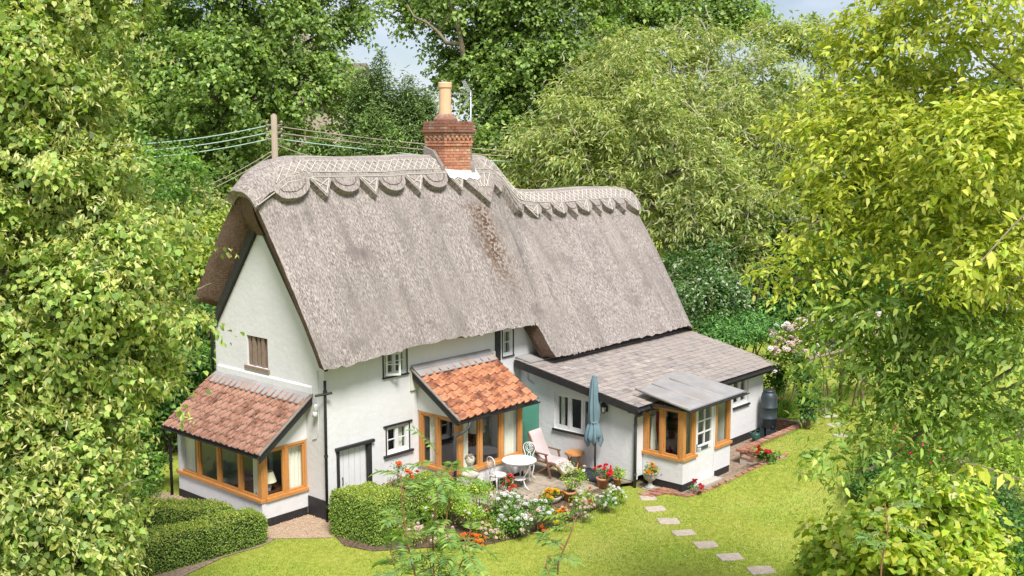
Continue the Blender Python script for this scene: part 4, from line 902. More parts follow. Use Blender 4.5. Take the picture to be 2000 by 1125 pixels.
# mini greenhouse
t=thing('mini_greenhouse','green mesh covered mini greenhouse between bay and extension','greenhouse',(6.25,-.5,PZ0)); 
x0,x1,y0,y1=-.35,.36,-.26,.30; hs=1.56; hp=1.80
V=[(x0,y0,.02),(x1,y0,.02),(x1,y1,.02),(x0,y1,.02),(x0,y0,hs),(x1,y0,hs),(x1,y1,hs),(x0,y1,hs),((x0+x1)/2,y0,hp),((x0+x1)/2,y1,hp)]
cov=bpy.data.materials.new('greenhouse_cover'); cov.use_nodes=True; MATS['greenhouse_cover']=cov
tt=cov.node_tree; ms=N(tt,'ShaderNodeMixShader'); trn=N(tt,'ShaderNodeBsdfTransparent'); trn.inputs['Color'].default_value=(.6,.88,.76,1); pb=tt.nodes['Principled BSDF']; pb.inputs['Base Color'].default_value=(.10,.33,.24,1); pb.inputs['Roughness'].default_value=.45; ms.inputs[0].default_value=.6
tt.links.new(trn.outputs[0],ms.inputs[1]); tt.links.new(pb.outputs[0],ms.inputs[2]); tt.links.new(ms.outputs[0],tt.nodes['Material Output'].inputs['Surface'])
L(MB().add(V,[(0,1,5,8,4),(1,2,6,5),(2,3,7,9,6),(3,0,4,7),(4,8,9,7),(8,5,6,9)]),'cover','greenhouse_cover',t)
for (x,y) in ((x0,y0),(x1,y0),(x1,y1),(x0,y1)): L(MB().tube([(x*.98,y*.97,0),(x*.98,y*.97,hs)],.012,6),'frame_post','mesh_green',t)
for a_,b_ in (((x0,y0,hs),((x0+x1)/2,y0,hp)),((x1,y0,hs),((x0+x1)/2,y0,hp)),((x0,y1,hs),((x0+x1)/2,y1,hp)),((x1,y1,hs),((x0+x1)/2,y1,hp)),((x0,y0,hs),(x1,y0,hs))): L(MB().tube([a_,b_],.011,6),'frame_rail','mesh_green',t)
for z in (.35,.75,1.1): L(MB().box(x0+.03,x1-.03,y0+.03,y1-.03,z,z+.015),'shelf','mesh_green',t)
# wall lantern
t=thing('wall_lantern','black carriage lantern on the extension wall','lantern',(6.56,-2.95,1.78))
L(MB().box(.09,.138,-.045,.045,.02,.17),'back_plate','black_paint',t); L(MB().tube([(.10,0,.06),(.05,0,.0),(0,0,.02)],.012,6),'arm','black_paint',t,True)
L(MB().lathe([(.0,-.02),(.035,.0),(.05,.03)],n=6,cap=False),'lamp_base','black_paint',t); L(MB().lathe([(.046,.031),(.075,.165)],n=6),'glass','lamp_glass',t)
for q in range(6): a=2*math.pi*q/6; L(MB().bar((.05*math.cos(a),.05*math.sin(a),.03),(.079*math.cos(a),.079*math.sin(a),.166),.009,.009),'glazing_bar','black_paint',t)
L(MB().lathe([(.10,.166),(.085,.19),(.05,.24),(.03,.27),(.0,.30)],n=6),'lamp_cap','black_paint',t)
# water butt and watering can
t=thing('water_butt','tall dark ribbed water butt by the extension corner','water butt',(13.02,-4.16,.0))
L(MB().lathe([(.20,.34),(.225,.36),(.235,.60),(.245,.61),(.245,.64),(.235,.65),(.24,.92),(.25,.93),(.25,.96),(.24,.97),(.238,1.22),(.21,1.34),(.15,1.40)],n=28),'barrel','butt_green',t,True)
L(MB().lathe([(.155,1.38),(.17,1.40),(.165,1.44),(.10,1.46),(.0,1.46)],n=24,cap=False),'lid','butt_green',t,True)
for s in (-1,1): L(MB().box(-.2,.2,.10*s-.06,.10*s+.06,.0,.34),'stand','butt_green',t)
L(MB().tube([(-.15,-.18,.42),(-.18,-.24,.42),(-.18,-.25,.38)],.015,6),'tap','black_plastic',t)
t=thing('watering_can','green watering can beside the water butt','watering can',(12.35,-4.14,.012))
L(MB().lathe([(.11,0),(.115,.01),(.115,.24),(.10,.27),(.0,.275)],n=20),'can_body','can_green',t,True)
L(MB().tube([(-.10,0,.07),(-.22,0,.22),(-.32,0,.33)],[.03,.02,.015],8),'spout','can_green',t,True); L(MB().lathe([(.02,0),(.045,.05),(.045,.055)],n=12).build if False else MB().tube([(-.32,0,.33),(-.35,0,.365)],[.02,.045],10),'rose','can_green',t,True)
L(MB().tube([(.11,0,.06),(.2,0,.14),(.19,0,.28),(.1,0,.34),(-.04,0,.34),(-.09,0,.26)],.014,6),'handle','can_green',t,True)
mat('curl_stone',[(.13,.105,.075),(.24,.20,.15)],scale=10,rough=.95)
# stone bust
q=at(918,903,1,-1.95); t=thing('stone_bust','weathered stone bust with curly hair on a pedestal','statue',(q[0],-1.95,0.0)); zt=q[2]
L(MB().lathe([(.16,0),(.16,.06),(.12,.09),(.11,zt-.50),(.14,zt-.46),(.14,zt-.42)],n=4),'pedestal','stone',t)
mb=MB().lathe([(.13,zt-.42),(.17,zt-.38),(.215,zt-.31),(.21,zt-.26),(.16,zt-.20),(.085,zt-.15),(.062,zt-.11),(.068,zt-.06),(.092,zt-.02),(.108,zt+.03),(.112,zt+.07),(.095,zt+.13),(.055,zt+.165),(0,zt+.175)],n=18); fv=Vector((math.cos(R(228)),math.sin(R(228)),0)); mb.v=[(x,y,z) if z>zt-.12 else (x-.42*fv.x*(x*fv.x+y*fv.y),y-.42*fv.y*(x*fv.x+y*fv.y),z) for x,y,z in mb.v]; L(mb,'bust','statue_stone',t,True)
mb=MB()
for k in range(60):
    a=random.uniform(0,6.28); e=random.uniform(-.1,1.3); c=(.102*math.cos(a)*math.cos(e)+.008,.102*math.sin(a)*math.cos(e)+.008,zt+.07+.11*math.sin(e))
    if math.cos(a-R(228))>.55 and e<.5: continue
    mb.lathe([(0,-.03),(.024,-.018),(.034,0),(.024,.018),(0,.03)],c,7,cap=False)
L(mb,'curls','curl_stone',t,True); f=Vector((math.cos(R(228)),math.sin(R(228)),0)); s=Vector((-f.y,f.x,0))
L(MB().tube([f*.085+Vector((0,0,zt+.055)),f*.112+Vector((0,0,zt+.02)),f*.09+Vector((0,0,zt+.015))],[.008,.015,.01],6),'nose','statue_stone',t,True)
L(MB().bar(f*.092+s*.028+Vector((0,0,zt-.015)),f*.092-s*.028+Vector((0,0,zt-.015)),.012,.012),'mouth','stone',t)
for k in (-1,1): L(MB().lathe([(0,-.011),(.012,0),(0,.011)],tuple(f*.089+s*.035*k+Vector((0,0,zt+.048))),8,cap=False),'eye','stone',t)
# urn and pots
def pot(name,label,loc,prof,m,cat='plant pot',n=20,scale=1):
    t=thing(name,label,cat,loc); L(MB().lathe([(r*scale,z*scale) for r,z in prof],n=n,cap=False),'pot','terracotta' if m is None else m,t,True)
    rt_=max(r for r,z in prof)*scale*.86; zt=max(z for r,z in prof)*scale*.88; L(MB().lathe([(0,zt),(rt_,zt)],n=n,cap=False),'compost','soil',t); return t
POT=[(0,0),(.11,0),(.15,.20),(.165,.205),(.165,.25),(.15,.255),(.135,.25),(.12,.18)]
URN=[(0,0),(.12,0),(.12,.04),(.06,.07),(.045,.14),(.06,.17),(.13,.22),(.165,.30),(.155,.34),(.185,.37),(.185,.40),(.15,.39),(.12,.33)]
urn=pot('stone_urn','pale stone urn of orange marigolds against the porch wall',(6.84,-4.22,.02),URN,'stone','urn',scale=1.05)
MB_=MB().box(-.15,.15,-.15,.15,-.02,.0); L(MB_,'urn_base','stone',urn)
POTS={}
def P0(px,py,z): q=at(px,py,2,z); return (q[0],q[1],z)
POTS['rose']=pot('rose_pot','terracotta pot of the tall leafy rose bush at the patio edge',(4.50,-3.50,.10),POT,None,scale=1.05)
POTS['ger']=pot('geranium_pot','wide terracotta pot of red geraniums by the parasol base',(5.82,-3.50,.13),POT,None,scale=1.0)
POTS['small']=pot('herb_pot','small terracotta pot of bright green herb by the geraniums',(6.22,-3.66,.13),POT,None,scale=.72)
POTS['ger2']=pot('geranium_pot','small terracotta pot of red geraniums beside the left white chair',(3.58,-2.32,.13),POT,None,scale=.75)
POTS['bowl']=pot('stone_bowl','low stone bowl of yellow and orange marigolds',(4.12,-3.26,.12),[(0,0),(.14,0),(.20,.06),(.25,.14),(.25,.17),(.22,.17),(.18,.1)],'stone')
# stepping stones
stones=[(1266,973,.30,.25),(1280,994,.36,.28),(1306,1018,.34,.30),(1336,1041,.36,.26),(1378,1064,.36,.30),(1426,1088,.38,.30),(1487,1114,.38,.32)]
desc=['first stepping stone in the lawn, nearest the porch','second stepping stone from the porch','third stepping stone from the porch','fourth stepping stone from the porch, middle of the row','fifth stepping stone from the porch','sixth stepping stone from the porch','last stepping stone, cut by the lower picture edge']
def stone_obj(p,w,d,rz,label,grp):
    z=hz(p[0],p[1]); n=8; P=[]
    base=[(-w/2,-d/2),(0,-d/2*1.04),(w/2,-d/2),(w/2*1.03,0),(w/2,d/2),(0,d/2*1.03),(-w/2,d/2),(-w/2*1.04,0)]
    pts=[]
    for (a,b) in base:
        a*=random.uniform(.92,1.05); b*=random.uniform(.92,1.05); pts.append((p[0]+a*math.cos(rz)-b*math.sin(rz),p[1]+a*math.sin(rz)+b*math.cos(rz),z-.02))
    o=MB().prism(pts,(0,0,.034)).build('stepping_stone','stepping'); bevel(o,.008,2); tag(o,label,'stepping stone',grp)
for (px,py,w_,d_),lb in zip(stones,desc):
    z0=0
    for it in range(4): q=at(px,py,2,z0); z0=hz(q[0],q[1])
    stone_obj(q,w_*1.35,d_*1.25,R(-40+random.uniform(-6,6)),lb,'stepping stones across the front lawn')
for (px,py),lb in zip([(1645,850),(1632,830),(1618,812),(1612,800)],['nearest small stone of the path under the rose pergola','second small stone of the pergola path','third small stone of the pergola path','farthest small stone of the pergola path']):
    q=at(px,py,2,.4); stone_obj(q,.48,.34,R(-30),lb,'stones of the path to the pergola')
# brick retaining wall, edgings
bmeE=MB().box(0,.212,0,.1,0,.062).mesh('brick','edge_brick')
t=thing('retaining_wall','low weathered brick retaining wall along the sunken path','brick wall',(10.2,-4.82,0))
core=MB(); core.box(10.20,10.30,-5.96,-4.84,-.02,.385); core.box(10.31,13.95,-4.94,-4.84,-.02,.385); core.box(14.0,14.1,-4.84,-3.65,-.02,.385); core.build('wall_core','mortar',t)
def brick_run(p,d,n,L_,z0,courses,me,parent,top=True):
    d=Vector(d);n=Vector(n);p=Vector(p)
    for c in range(courses):
        u=-(.11 if c%2 else 0)
        while u<L_-.03:
            a=max(u,0);b=min(u+.212,L_)
            if b-a>.03: piece('brick',me,frameM(p+d*a+n*random.uniform(-.012,.01)+Vector((0,0,z0+c*.072)),d*((b-a)/.212),-n*1.0,Vector((0,0,1))),parent)
            u+=.222
brick_run((10.195,-4.83,0),(0,-1,0),(-1,0,0),1.13,.0,5,bmeE,t); brick_run((13.99,-3.66,0),(0,-1,0),(-1,0,0),1.17,.0,5,bmeE,t)
u=0
while u<3.7: piece('brick',bmeE,frameM(Vector((10.2+u,-4.97,.352)),Vector((0,1,0)),Vector((-1.0,0,0)),Vector((0,0,1.1+random.uniform(-.1,.1)))),t); u+=.112
u=0
while u<1.1: piece('brick',bmeE,frameM(Vector((10.18,-4.86-u,.352)),Vector((1,0,0)),Vector((0,-1,0)),Vector((0,0,1.1))),t); u+=.112
t=thing('brick_edging','row of old bricks edging the lawn along the porch path','brick edging',(8,-5.4,0))
ek=[(6.72,-4.42),(6.93,-5.25),(8.37,-5.6),(10.2,-6.05),(10.55,-6.0)]
for (a,b) in zip(ek[:-1],ek[1:]):
    a=Vector((*a,0));b=Vector((*b,0)); d=(b-a); l=d.length; d.normalize(); nn=Vector((-d.y,d.x,0)); u=0
    while u<l-.05:
        p=a+d*u; piece('brick',bmeE,frameM(p+Vector((0,0,hz(p.x,p.y-.05)-.035+random.uniform(0,.008)))-nn*.05,d*1.0,nn,Vector((0,0,1))),t); u+=.222
t=thing('brick_paving','short strip of red bricks laid in front of the urn','brick edging',(6.6,-4.35,0))
for r_ in range(2):
    for k in range(8): piece('brick',bmeE,frameM(Vector((6.28+k*.108+r_*.02,-4.22-r_*.225-.03*k,-.035+random.uniform(-.004,.004))),Vector((.05,-1,0)),Vector((1,.05,0)),Vector((0,0,1))),t)
t=thing('curved_edging','curved brick edging between gravel and grass by the gable','brick edging',(-2.2,5.2,0))
for k in range(16):
    a=R(-100+k*9); c=Vector((-2.3+.95*math.cos(a)*-1,4.6+.9*math.sin(a),-.03)); piece('brick',bmeE,frameM(c,Vector((math.sin(a),math.cos(a),0)),Vector((-math.cos(a),math.sin(a),0)),Vector((0,0,1))),t)
# interiors
t=thing('table_lamp','cream shaded china lamp inside the gable bay window','lamp',(-.86,1.02,.70))
L(MB().lathe([(.0,0),(.055,0),(.05,.02),(.075,.09),(.06,.17),(.03,.20),(.02,.26)],n=18),'lamp_base','porcelain',t,True); L(MB().lathe([(.185,.22),(.11,.46)],n=22,cap=False),'lamp_shade','lampshade',t,True)
t=thing('window_table','dark wooden table under the lamp inside the gable bay','table',(-.75,1.1,.04))
L(MB().box(-.36,.36,-.24,.9,.62,.655),'table_top','dark_wood',t)
for (x,y) in ((-.3,-.2),(.3,-.2),(-.3,.84),(.3,.84)): L(MB().box(x-.03,x+.03,y-.03,y+.03,0,.62),'leg','dark_wood',t)
t=thing('standard_lamp','white shaded lamp inside the front bay window','lamp',(4.35,-.55,.04))
L(MB().tube([(0,0,0),(0,0,1.35)],.02,8),'lamp_stem','dark_wood',t); L(MB().lathe([(.26,1.28),(.16,1.66)],n=22,cap=False),'lamp_shade','cream',t,True); L(MB().lathe([(.16,0),(.15,.03),(.03,.05)],n=16),'lamp_base','dark_wood',t)
t=thing('sideboard','dark sideboard with flowers inside the front bay window','sideboard',(3.9,-.25,.04))
L(MB().box(-.45,.35,-.2,.2,0,1.05),'cabinet','dark_wood',t); L(MB().lathe([(.0,1.05),(.07,1.05),(.10,1.2),(.06,1.3)],n=12),'vase','dark_metal',t,True)
# coats in the porch
def coat(label,x,z,w_,h_,m,name='hanging_coat',cat='coat'):
    t=thing(name,label,cat,(x,-4.0,z-h_)); P=[]; nr=7;nc=13
    for i in range(nr):
        f=i/(nr-1)
        for j in range(nc):
            a=math.pi*(j/(nc-1)); r=(.25+.75*f**.6)*w_/2; P.append((-r*math.cos(a),-(.05+.09*math.sin(a))*(1+.25*math.sin(j*2.1+i))*(0.4+.6*f)+.1,h_*(1-f)))
    L(MB().grid(P,nr,nc),'cloth',m,t,True); L(MB().tube([(0,.17,h_),(0,.08,h_+.02)],.012,6),'hook','dark_metal',t); return t
coat('cream coat hanging inside the porch',7.36,1.72,.26,.85,'cream'); coat('red and dark coat hanging inside the porch',7.55,1.82,.28,.75,'red_cloth'); coat('blue coat hanging inside the porch',7.72,1.85,.26,.95,'blue_cloth'); coat('navy coat hanging low inside the porch',7.92,1.6,.26,.9,'navy')
t=thing('straw_hat','pale sun hat hanging above the coats in the porch','hat',(7.62,-4.05,1.86)); L(MB().lathe([(.17,0),(.165,.015),(.09,.03),(.085,.09),(.06,.12),(0,.125)],n=20,cap=False),'hat_body','straw',t,True)
t=thing('white_cane_chair','white curved chair inside the porch','chair',(8.0,-4.5,.03)); 
for s in (-1,1): L(MB().tube([(.2,.18*s,0),(.18,.18*s,.45),(.25,.18*s,.9),(.2,.1*s,1.1)],.02,6),'back_frame','white_paint',t,True); L(MB().tube([(-.2,.18*s,0),(-.18,.18*s,.43)],.02,6),'leg','white_paint',t,True)
L(MB().box(-.22,.22,-.2,.2,.42,.46),'seat','white_paint',t)
# --- TV aerial
t=thing('tv_aerial','grey metal television aerial on a mast by the chimney','aerial',(6.72,1.82,7.8))
ZT=10.02-7.8
L(MB().tube([(0,0,0),(0,0,ZT)],.022,8),'mast','alu',t,True)
bd=Vector((-.82,.57,0)).normalized()
L(MB().bar((.05*-bd.x,.05*-bd.y,ZT-.1),(bd.x*.75,bd.y*.75,ZT-.1),.02,.02),'boom','alu',t)
sd_=Vector((-bd.y,bd.x,0))
for k in range(9): c=bd*(.12+.07*k)+Vector((0,0,ZT-.1)); L(MB().bar(c-sd_*.06+Vector((0,0,.03)),c+sd_*.06+Vector((0,0,.03)),.008,.008),'director','alu',t); L(MB().bar(c-Vector((0,0,.05)),c+Vector((0,0,.05)),.006,.006),'director','alu',t)
for s in (-1,1):
    for k in range(7): c=Vector((0,0,ZT-.1))+bd*(.03+.03*k)+Vector((0,0,s*(.06+.05*k))); L(MB().bar(c-sd_*.22,c+sd_*.22,.013,.013),'reflector_rod','alu',t)
    for q in (-.2,-.1,0,.1,.2): L(MB().bar(Vector((0,0,ZT-.1))+bd*.03+sd_*q+Vector((0,0,s*.06)),Vector((0,0,ZT-.1))+bd*.21+sd_*q+Vector((0,0,s*.36)),.013,.013),'reflector_rod','alu',t)
for z in (.55,.35): L(MB().tube([(0,0,z),(-.12,0,z),(-.16,0,z-.05)],.015,6),'bracket','alu',t)
# --- utility pole and wires
pb_=pt(537,300,41); PB=Vector((pb_[0],pb_[1],0)); ztop=pt(537,226,41)[2]
t=thing('utility_pole','weathered wooden utility pole behind the thatched roof','utility pole',PB)
L(MB().tube([(0,0,0),(0,0,ztop)],[.15,.115],12),'pole','pole_wood',t,True)
L(MB().lathe([(.115,ztop-.002),(.07,ztop+.06),(0,ztop+.08)],n=10,cap=False),'pole_cap','pole_wood',t)
for k,py in enumerate((243,257,270)):
    zz=pt(537,py,41)[2]
    for s in (-1,1):
        c=Vector((rt[0],rt[1],0))*(.28*s)+Vector((0,0,zz)); L(MB().tube([(0,0,zz-.06),c,c+Vector((0,0,.08))],.02,6),'insulator_bracket','wire_brown',t); L(MB().lathe([(.03,0),(.05,.04),(.03,.1)],(c.x,c.y,c.z+.04),8),'insulator','wire_brown',t)
def wire(name,label,a,b,sag,m,r=.02):
    a=Vector(a);b=Vector(b); P=[a.lerp(b,k/14)-Vector((0,0,sag*4*(k/14)*(1-k/14))) for k in range(15)]; tag(MB().tube(P,r,5).build(name,m,smooth=True),label,'cable','overhead wires')
for k,(yl,y0,m,pos) in enumerate(((270,243,'wire_green','top'),(283,257,'wire_green','middle'),(297,270,'wire_green','lowest'))):
    wire('overhead_wire','%s of three level wires left of the utility pole'%pos,pt(532,y0,41),pt(60,yl+10,40),.35,m)
for k,(yr,y0,m,pos) in enumerate(((290,247,'wire_brown','top'),(299,259,'wire_brown','middle'),(308,271,'wire_green','lowest'))):
    wire('overhead_wire','%s of three wires between the utility pole and the chimney'%pos,pt(542,y0,41),pt(1330,yr+16,47),.3,m)
wire('overhead_wire','upper wire slanting down left of the utility pole',pt(534,293,41),pt(250,410,37),.3,'wire_brown',.014); wire('overhead_wire','lower wire slanting down left of the utility pole',pt(534,300,41),pt(250,425,37),.3,'wire_brown',.014)
wire('overhead_wire','brown wire sloping down right behind the thatch ridge',pt(541,283,41),pt(690,322,39),.1,'wire_brown',.016)
# --- church glimpsed through the trees
c0=pt(620,330,84); t=thing('stone_church','pale flint church with stone buttresses behind the trees','church',(c0[0],c0[1],0)); t.rotation_euler=(0,0,-YAW+R(-14))
def zc_(py): return pt(600,py,84)[2]
zb=zc_(205)
L(MB().box(-9,2.6,0,8,0,zb),'nave_wall','flint',t); L(MB().box(-9.1,2.7,-.06,.0,zb-.35,zb),'string_course','ashlar',t)
L(MB().prism([(-9.3,-.4,zb),(-9.3,8.4,zb),(-9.3,4,zb+3.4)],(12,0,0)),'nave_roof','church_roof',t)
for x in (-7.2,-2.6,1.6):
    L(MB().prism([(x,-.02,0),(x,-1.3,0),(x,-1.3,zb-3.6),(x,-.75,zb-2.8),(x,-.75,zb-1.5),(x,-.02,zb-.6)],(1.0,0,0)),'buttress','ashlar',t)
for x in (-5.4,-.7):
    L(MB().prism([(x,-.04,2.2),(x+1.3,-.04,2.2),(x+1.3,-.04,5.0),(x+.65,-.04,5.8),(x,-.04,5.0)],(0,.1,0)),'lancet_window','dark_metal',t)
zt2=zc_(48); L(MB().box(-9.0,-4.6,8.1,12.6,0,zt2),'tower','flint',t)
for k in range(5): L(MB().box(-9.0+k*.94,-8.46+k*.94,8.1,8.5,zt2,zt2+.8),'battlement','ashlar',t)
# --- parked blue car behind the shrubs (only its roof and side show)
cb=at(1463,600,2,1.45); 
t=thing('parked_car','dark blue car parked behind the conifer shrub','car',(cb[0]+1.2,cb[1]+.6,.4)); t.rotation_euler=(0,0,R(-38))
prof=[(-2.0,.35),(-2.05,.75),(-1.9,.9),(-1.1,.98),(-.6,1.42),(.9,1.45),(1.6,1.0),(2.05,.9),(2.05,.4)]
o=L(MB().prism([(a,-.82,b) for a,b in prof],(0,1.64,0)),'car_body','car_blue',t); bevel(o,.08,3)
for s in (-.826,.826): L(MB().prism([(-1.0,s,1.0),(-.58,s,1.36),(.85,s,1.38),(1.35,s,1.0)],(0,.01 if s>0 else -.01,0)),'side_window','dark_metal',t)
for x in (-1.3,1.3):
    for s in (-.8,.8): L(MB().tube([(x,s-.1,.32),(x,s+.1,.32)],.32,18),'wheel','tyre',t)
# ================================================================= PLANTS
def unit(v): return v/(np.linalg.norm(v,axis=-1,keepdims=True)+1e-9)
def leaf_obj(name,parent,P,Nn,T,Ln,Wd,col,m,fold=.22,belly=.45,six=False):
    if m is not FLW: col=np.asarray(col)*1.75
    Nn=unit(Nn); T=unit(T-Nn*np.sum(T*Nn,-1,keepdims=True)); S=np.cross(Nn,T); n=len(P); Ln=np.broadcast_to(np.asarray(Ln,float),(n,))[:,None]; Wd=np.broadcast_to(np.asarray(Wd,float),(n,))[:,None]
    if six:
        V=np.empty((n,6,3)); V[:,0]=P; V[:,3]=P+T*Ln-Nn*Ln*.14; a=P+T*Ln*.12+Nn*Wd*fold*.6; b=P+T*Ln*.55+Nn*Wd*fold*.7; V[:,1]=a+S*Wd*.40; V[:,2]=b+S*Wd*.46; V[:,4]=b-S*Wd*.46; V[:,5]=a-S*Wd*.40
        return np_obj(name,V.reshape(-1,3),np.arange(n*6).reshape(-1,6),m,parent,col=np.repeat(np.clip(col,0,.62),6,0))
    V=np.empty((n,4,3)); V[:,0]=P; V[:,2]=P+T*Ln-Nn*Ln*.12; mid=P+T*Ln*belly+Nn*Wd*fold; V[:,1]=mid+S*Wd*.5; V[:,3]=mid-S*Wd*.5
    o=np_obj(name,V.reshape(-1,3),np.arange(n*4).reshape(-1,4),m,parent,col=np.repeat(np.clip(col,0,.62),4,0))
    if name in ('blooms','roses','buds','poppies','bracts','seed_keys'): o['kind']='stuff'
    return o
def rdir(n,rng): return unit(rng.normal(size=(n,3)))
def pick(pal,n,rng):
    w=np.array([p[1] for p in pal],float); c=np.array([p[0] for p in pal]); return c[rng.choice(len(pal),n,p=w/w.sum())]
def crown_points(blobs,nclump,per,cr,rng,shell=.45,flat=.6,back=None,spray=0):
    """leaf positions in clumps spread over the outer part of ellipsoid lobes"""
    B=np.array(blobs,float); area=(B[:,3]*B[:,4]+B[:,4]*B[:,5]+B[:,3]*B[:,5]); k=rng.choice(len(B),nclump,p=area/area.sum())
    d=rdir(nclump,rng); d[:,2]=np.where(d[:,2]<-.55,-d[:,2],d[:,2]); rad=1-shell*rng.random(nclump)**2; rad*=1+.12*rng.normal(size=nclump)
    c=B[k,:3]+d*B[k,3:6]*rad[:,None]
    inside=np.zeros(nclump,bool)
    for b in B:
        q=(c-b[:3])/b[3:6]; inside|=(np.sum(q*q,1)<.36)
    if back is not None:
        v=unit(CAM-c); inside|=(np.sum(v*d,1)<back)
    c=c[~inside]; d=d[~inside]; n=len(c); csz=cr*rng.uniform(.6,1.35,n)
    idx=np.repeat(np.arange(n),per)
    if spray:                                   # leaves set along short drooping shoots
        ns=max(1,per//spray); sd=unit(d[:,None,:]*.7+rng.normal(size=(n,ns,3))*np.array([.75,.75,.45])); k=np.tile(np.arange(per)%ns,n); S=sd[idx,k]; t=rng.random(n*per)**.8
        off=S*t[:,None]*1.15+rng.normal(size=(n*per,3))*.10; off[:,2]-=.55*t*t
        return c[idx]+off*csz[idx][:,None],d[idx],idx,n,S-np.array([0,0,.9])*t[:,None]
    off=rng.normal(size=(n*per,3))*.5; off[:,2]*=flat
    # clumps hang a little: outer leaves droop
    rr=np.sum(off[:,:2]**2,1); off[:,2]-=.35*rr
    return c[idx]+off*csz[idx][:,None],d[idx],idx,n,None
def sublobes(blobs,k,rng):
    """break each lobe into a dark heart and k bulging boughs, so light and shade fall in clumps"""
    if k<=1: return blobs
    out=[]
    for b in blobs:
        b=np.array(b,float); out.append(np.concatenate([b[:3],b[3:]*.55])); d=rdir(k,rng); d[:,2]=d[:,2]*.8+.15
        for q in d: f=rng.uniform(.30,.50); out.append(np.concatenate([b[:3]+q*b[3:]*(1.0-f*.85),b[3:]*f*np.array([1.1,1.1,.8])]))
    return out
def foliage(name,parent,blobs,nclump,per,cr,ll,lw,pal,m,seed,shell=.45,flat=.6,back=None,up=.75,outw=.45,rnd=.55,droop=.5,var=.22,fold=.22,cvar=.18,six=False,sub=9,spray=0):
    rng=np.random.default_rng(seed); P,D,idx,n,SD=crown_points(sublobes(blobs,sub,rng),nclump,per,cr,rng,shell,flat,back,spray); N_=len(P)
    Nn=D*outw+np.array([0,0,up])+rng.normal(size=(N_,3))*rnd; T=rng.normal(size=(N_,3))*.8+D*.6-np.array([0,0,droop])
    if SD is not None: T=rng.normal(size=(N_,3))*.55+SD*.9-np.array([0,0,droop*.5])
    col=pick(pal,N_,rng)*np.exp(rng.normal(0,cvar,n))[idx][:,None]*rng.uniform(1-var,1+var,(N_,1))
    s=rng.uniform(.7,1.25,N_); return leaf_obj(name,parent,P,Nn,T,ll*s,lw*s,col,m,fold,six=six),P,D
def branches(name,parent,base,top,r0,blobs,m='bark',seed=1,twigs=0,twig_r=.02,twig_m=None,n=8):
    rng=random.Random(seed); mb=MB(); b=Vector(base);t=Vector(top); P=[];Rr=[]
    for i in range(9):
        f=i/8; P.append(b.lerp(t,f)+Vector((rng.uniform(-1,1),rng.uniform(-1,1),0))*r0*.5*(f>0)); Rr.append(r0*(1-.78*f)*(1.25 if i==0 else 1))
    mb.tube(P,Rr,n)
    for bl in blobs:
        c=Vector(bl[:3]); r=max(bl[3:6]); k=min(max(int((c.z-b.z-r)/(max(t.z-b.z,.1))*8),1),7); s=P[k]; mid=s.lerp(c,.5)+Vector((rng.uniform(-.3,.3),rng.uniform(-.3,.3),rng.uniform(.0,.4)))*r*.5
        mb.tube([s,mid,c],[Rr[k]*.6,Rr[k]*.38,Rr[k]*.16],6,cap=False)
        for q in range(4):
            d=Vector((rng.gauss(0,1),rng.gauss(0,1),rng.gauss(.2,.8))).normalized(); e=c+Vector((d.x*bl[3],d.y*bl[4],d.z*bl[5]))*.8; mb.tube([c,c.lerp(e,.5)+Vector((0,0,r*.08)),e],[Rr[k]*.18,Rr[k]*.1,Rr[k]*.03],5,cap=False)
    o=mb.build(name,m,parent,smooth=True,fix=False)
    if twigs:
        mb=MB()
        for q in range(twigs):
            bl=blobs[rng.randrange(len(blobs))]; d=Vector((rng.gauss(0,1),rng.gauss(0,1),rng.gauss(.1,.7))).normalized(); v=Vector(CAM)-Vector(bl[:3]); 
            if d.dot(v)<0: d=-d
            p=Vector(bl[:3])+Vector((d.x*bl[3],d.y*bl[4],d.z*bl[5]))*rng.uniform(.75,1.08); l=rng.uniform(.3,.9)*max(bl[3:6])*.5; dr=(d+Vector((rng.gauss(0,.7),rng.gauss(0,.7),rng.gauss(.1,.5)))).normalized()
            P2=[p]; 
            for s in range(4): dr=(dr+Vector((rng.gauss(0,.35),rng.gauss(0,.35),rng.gauss(-.08,.3)))).normalized(); P2.append(P2[-1]+dr*l/4)
            mb.tube(P2,[twig_r,twig_r*.8,twig_r*.6,twig_r*.45,twig_r*.25],4,cap=False)
        mb.build('twigs',twig_m or m,parent,fix=False)['kind']='stuff'
    return o
LM=leafmat('leaf',.40,.5); LMg=leafmat('leaf_gloss',.2,.35,(1.1,1.25,.5)); LMy=leafmat('leaf_needle',.12,.7); FLW=leafmat('petal',.25,.7,(1,1,1))
def gbase(px,depth): q=pt(px,562,depth); return (q[0],q[1],hz(q[0],q[1])-.05)
def bl(px,py,depth,r,rx=None,rz=None):
    q=pt(px,py,depth); return (q[0],q[1],q[2],rx or r,rx or r,rz or r)
def tree(name,label,base_px,base_depth,top_py,r0,blobs,nclump,per,cr,ll,lw,pal,m,seed,cat='tree',group=None,twigs=0,twig_r=.03,twig_m=None,extra=None,bark='bark',**k):
    b=gbase(base_px,base_depth); t=thing(name,label,cat,b,group); q=pt(base_px,top_py,base_depth); branches('trunk',t,b,(b[0]+.3,b[1],q[2]),r0,blobs,bark,seed,twigs,twig_r,twig_m)
    o,P,D=foliage('crown',t,blobs,nclump,per,cr,ll,lw,pal,m,seed,**k)
    if extra: extra(t,P,D)
    return t
G=lambda r,g,b:(r,g,b)
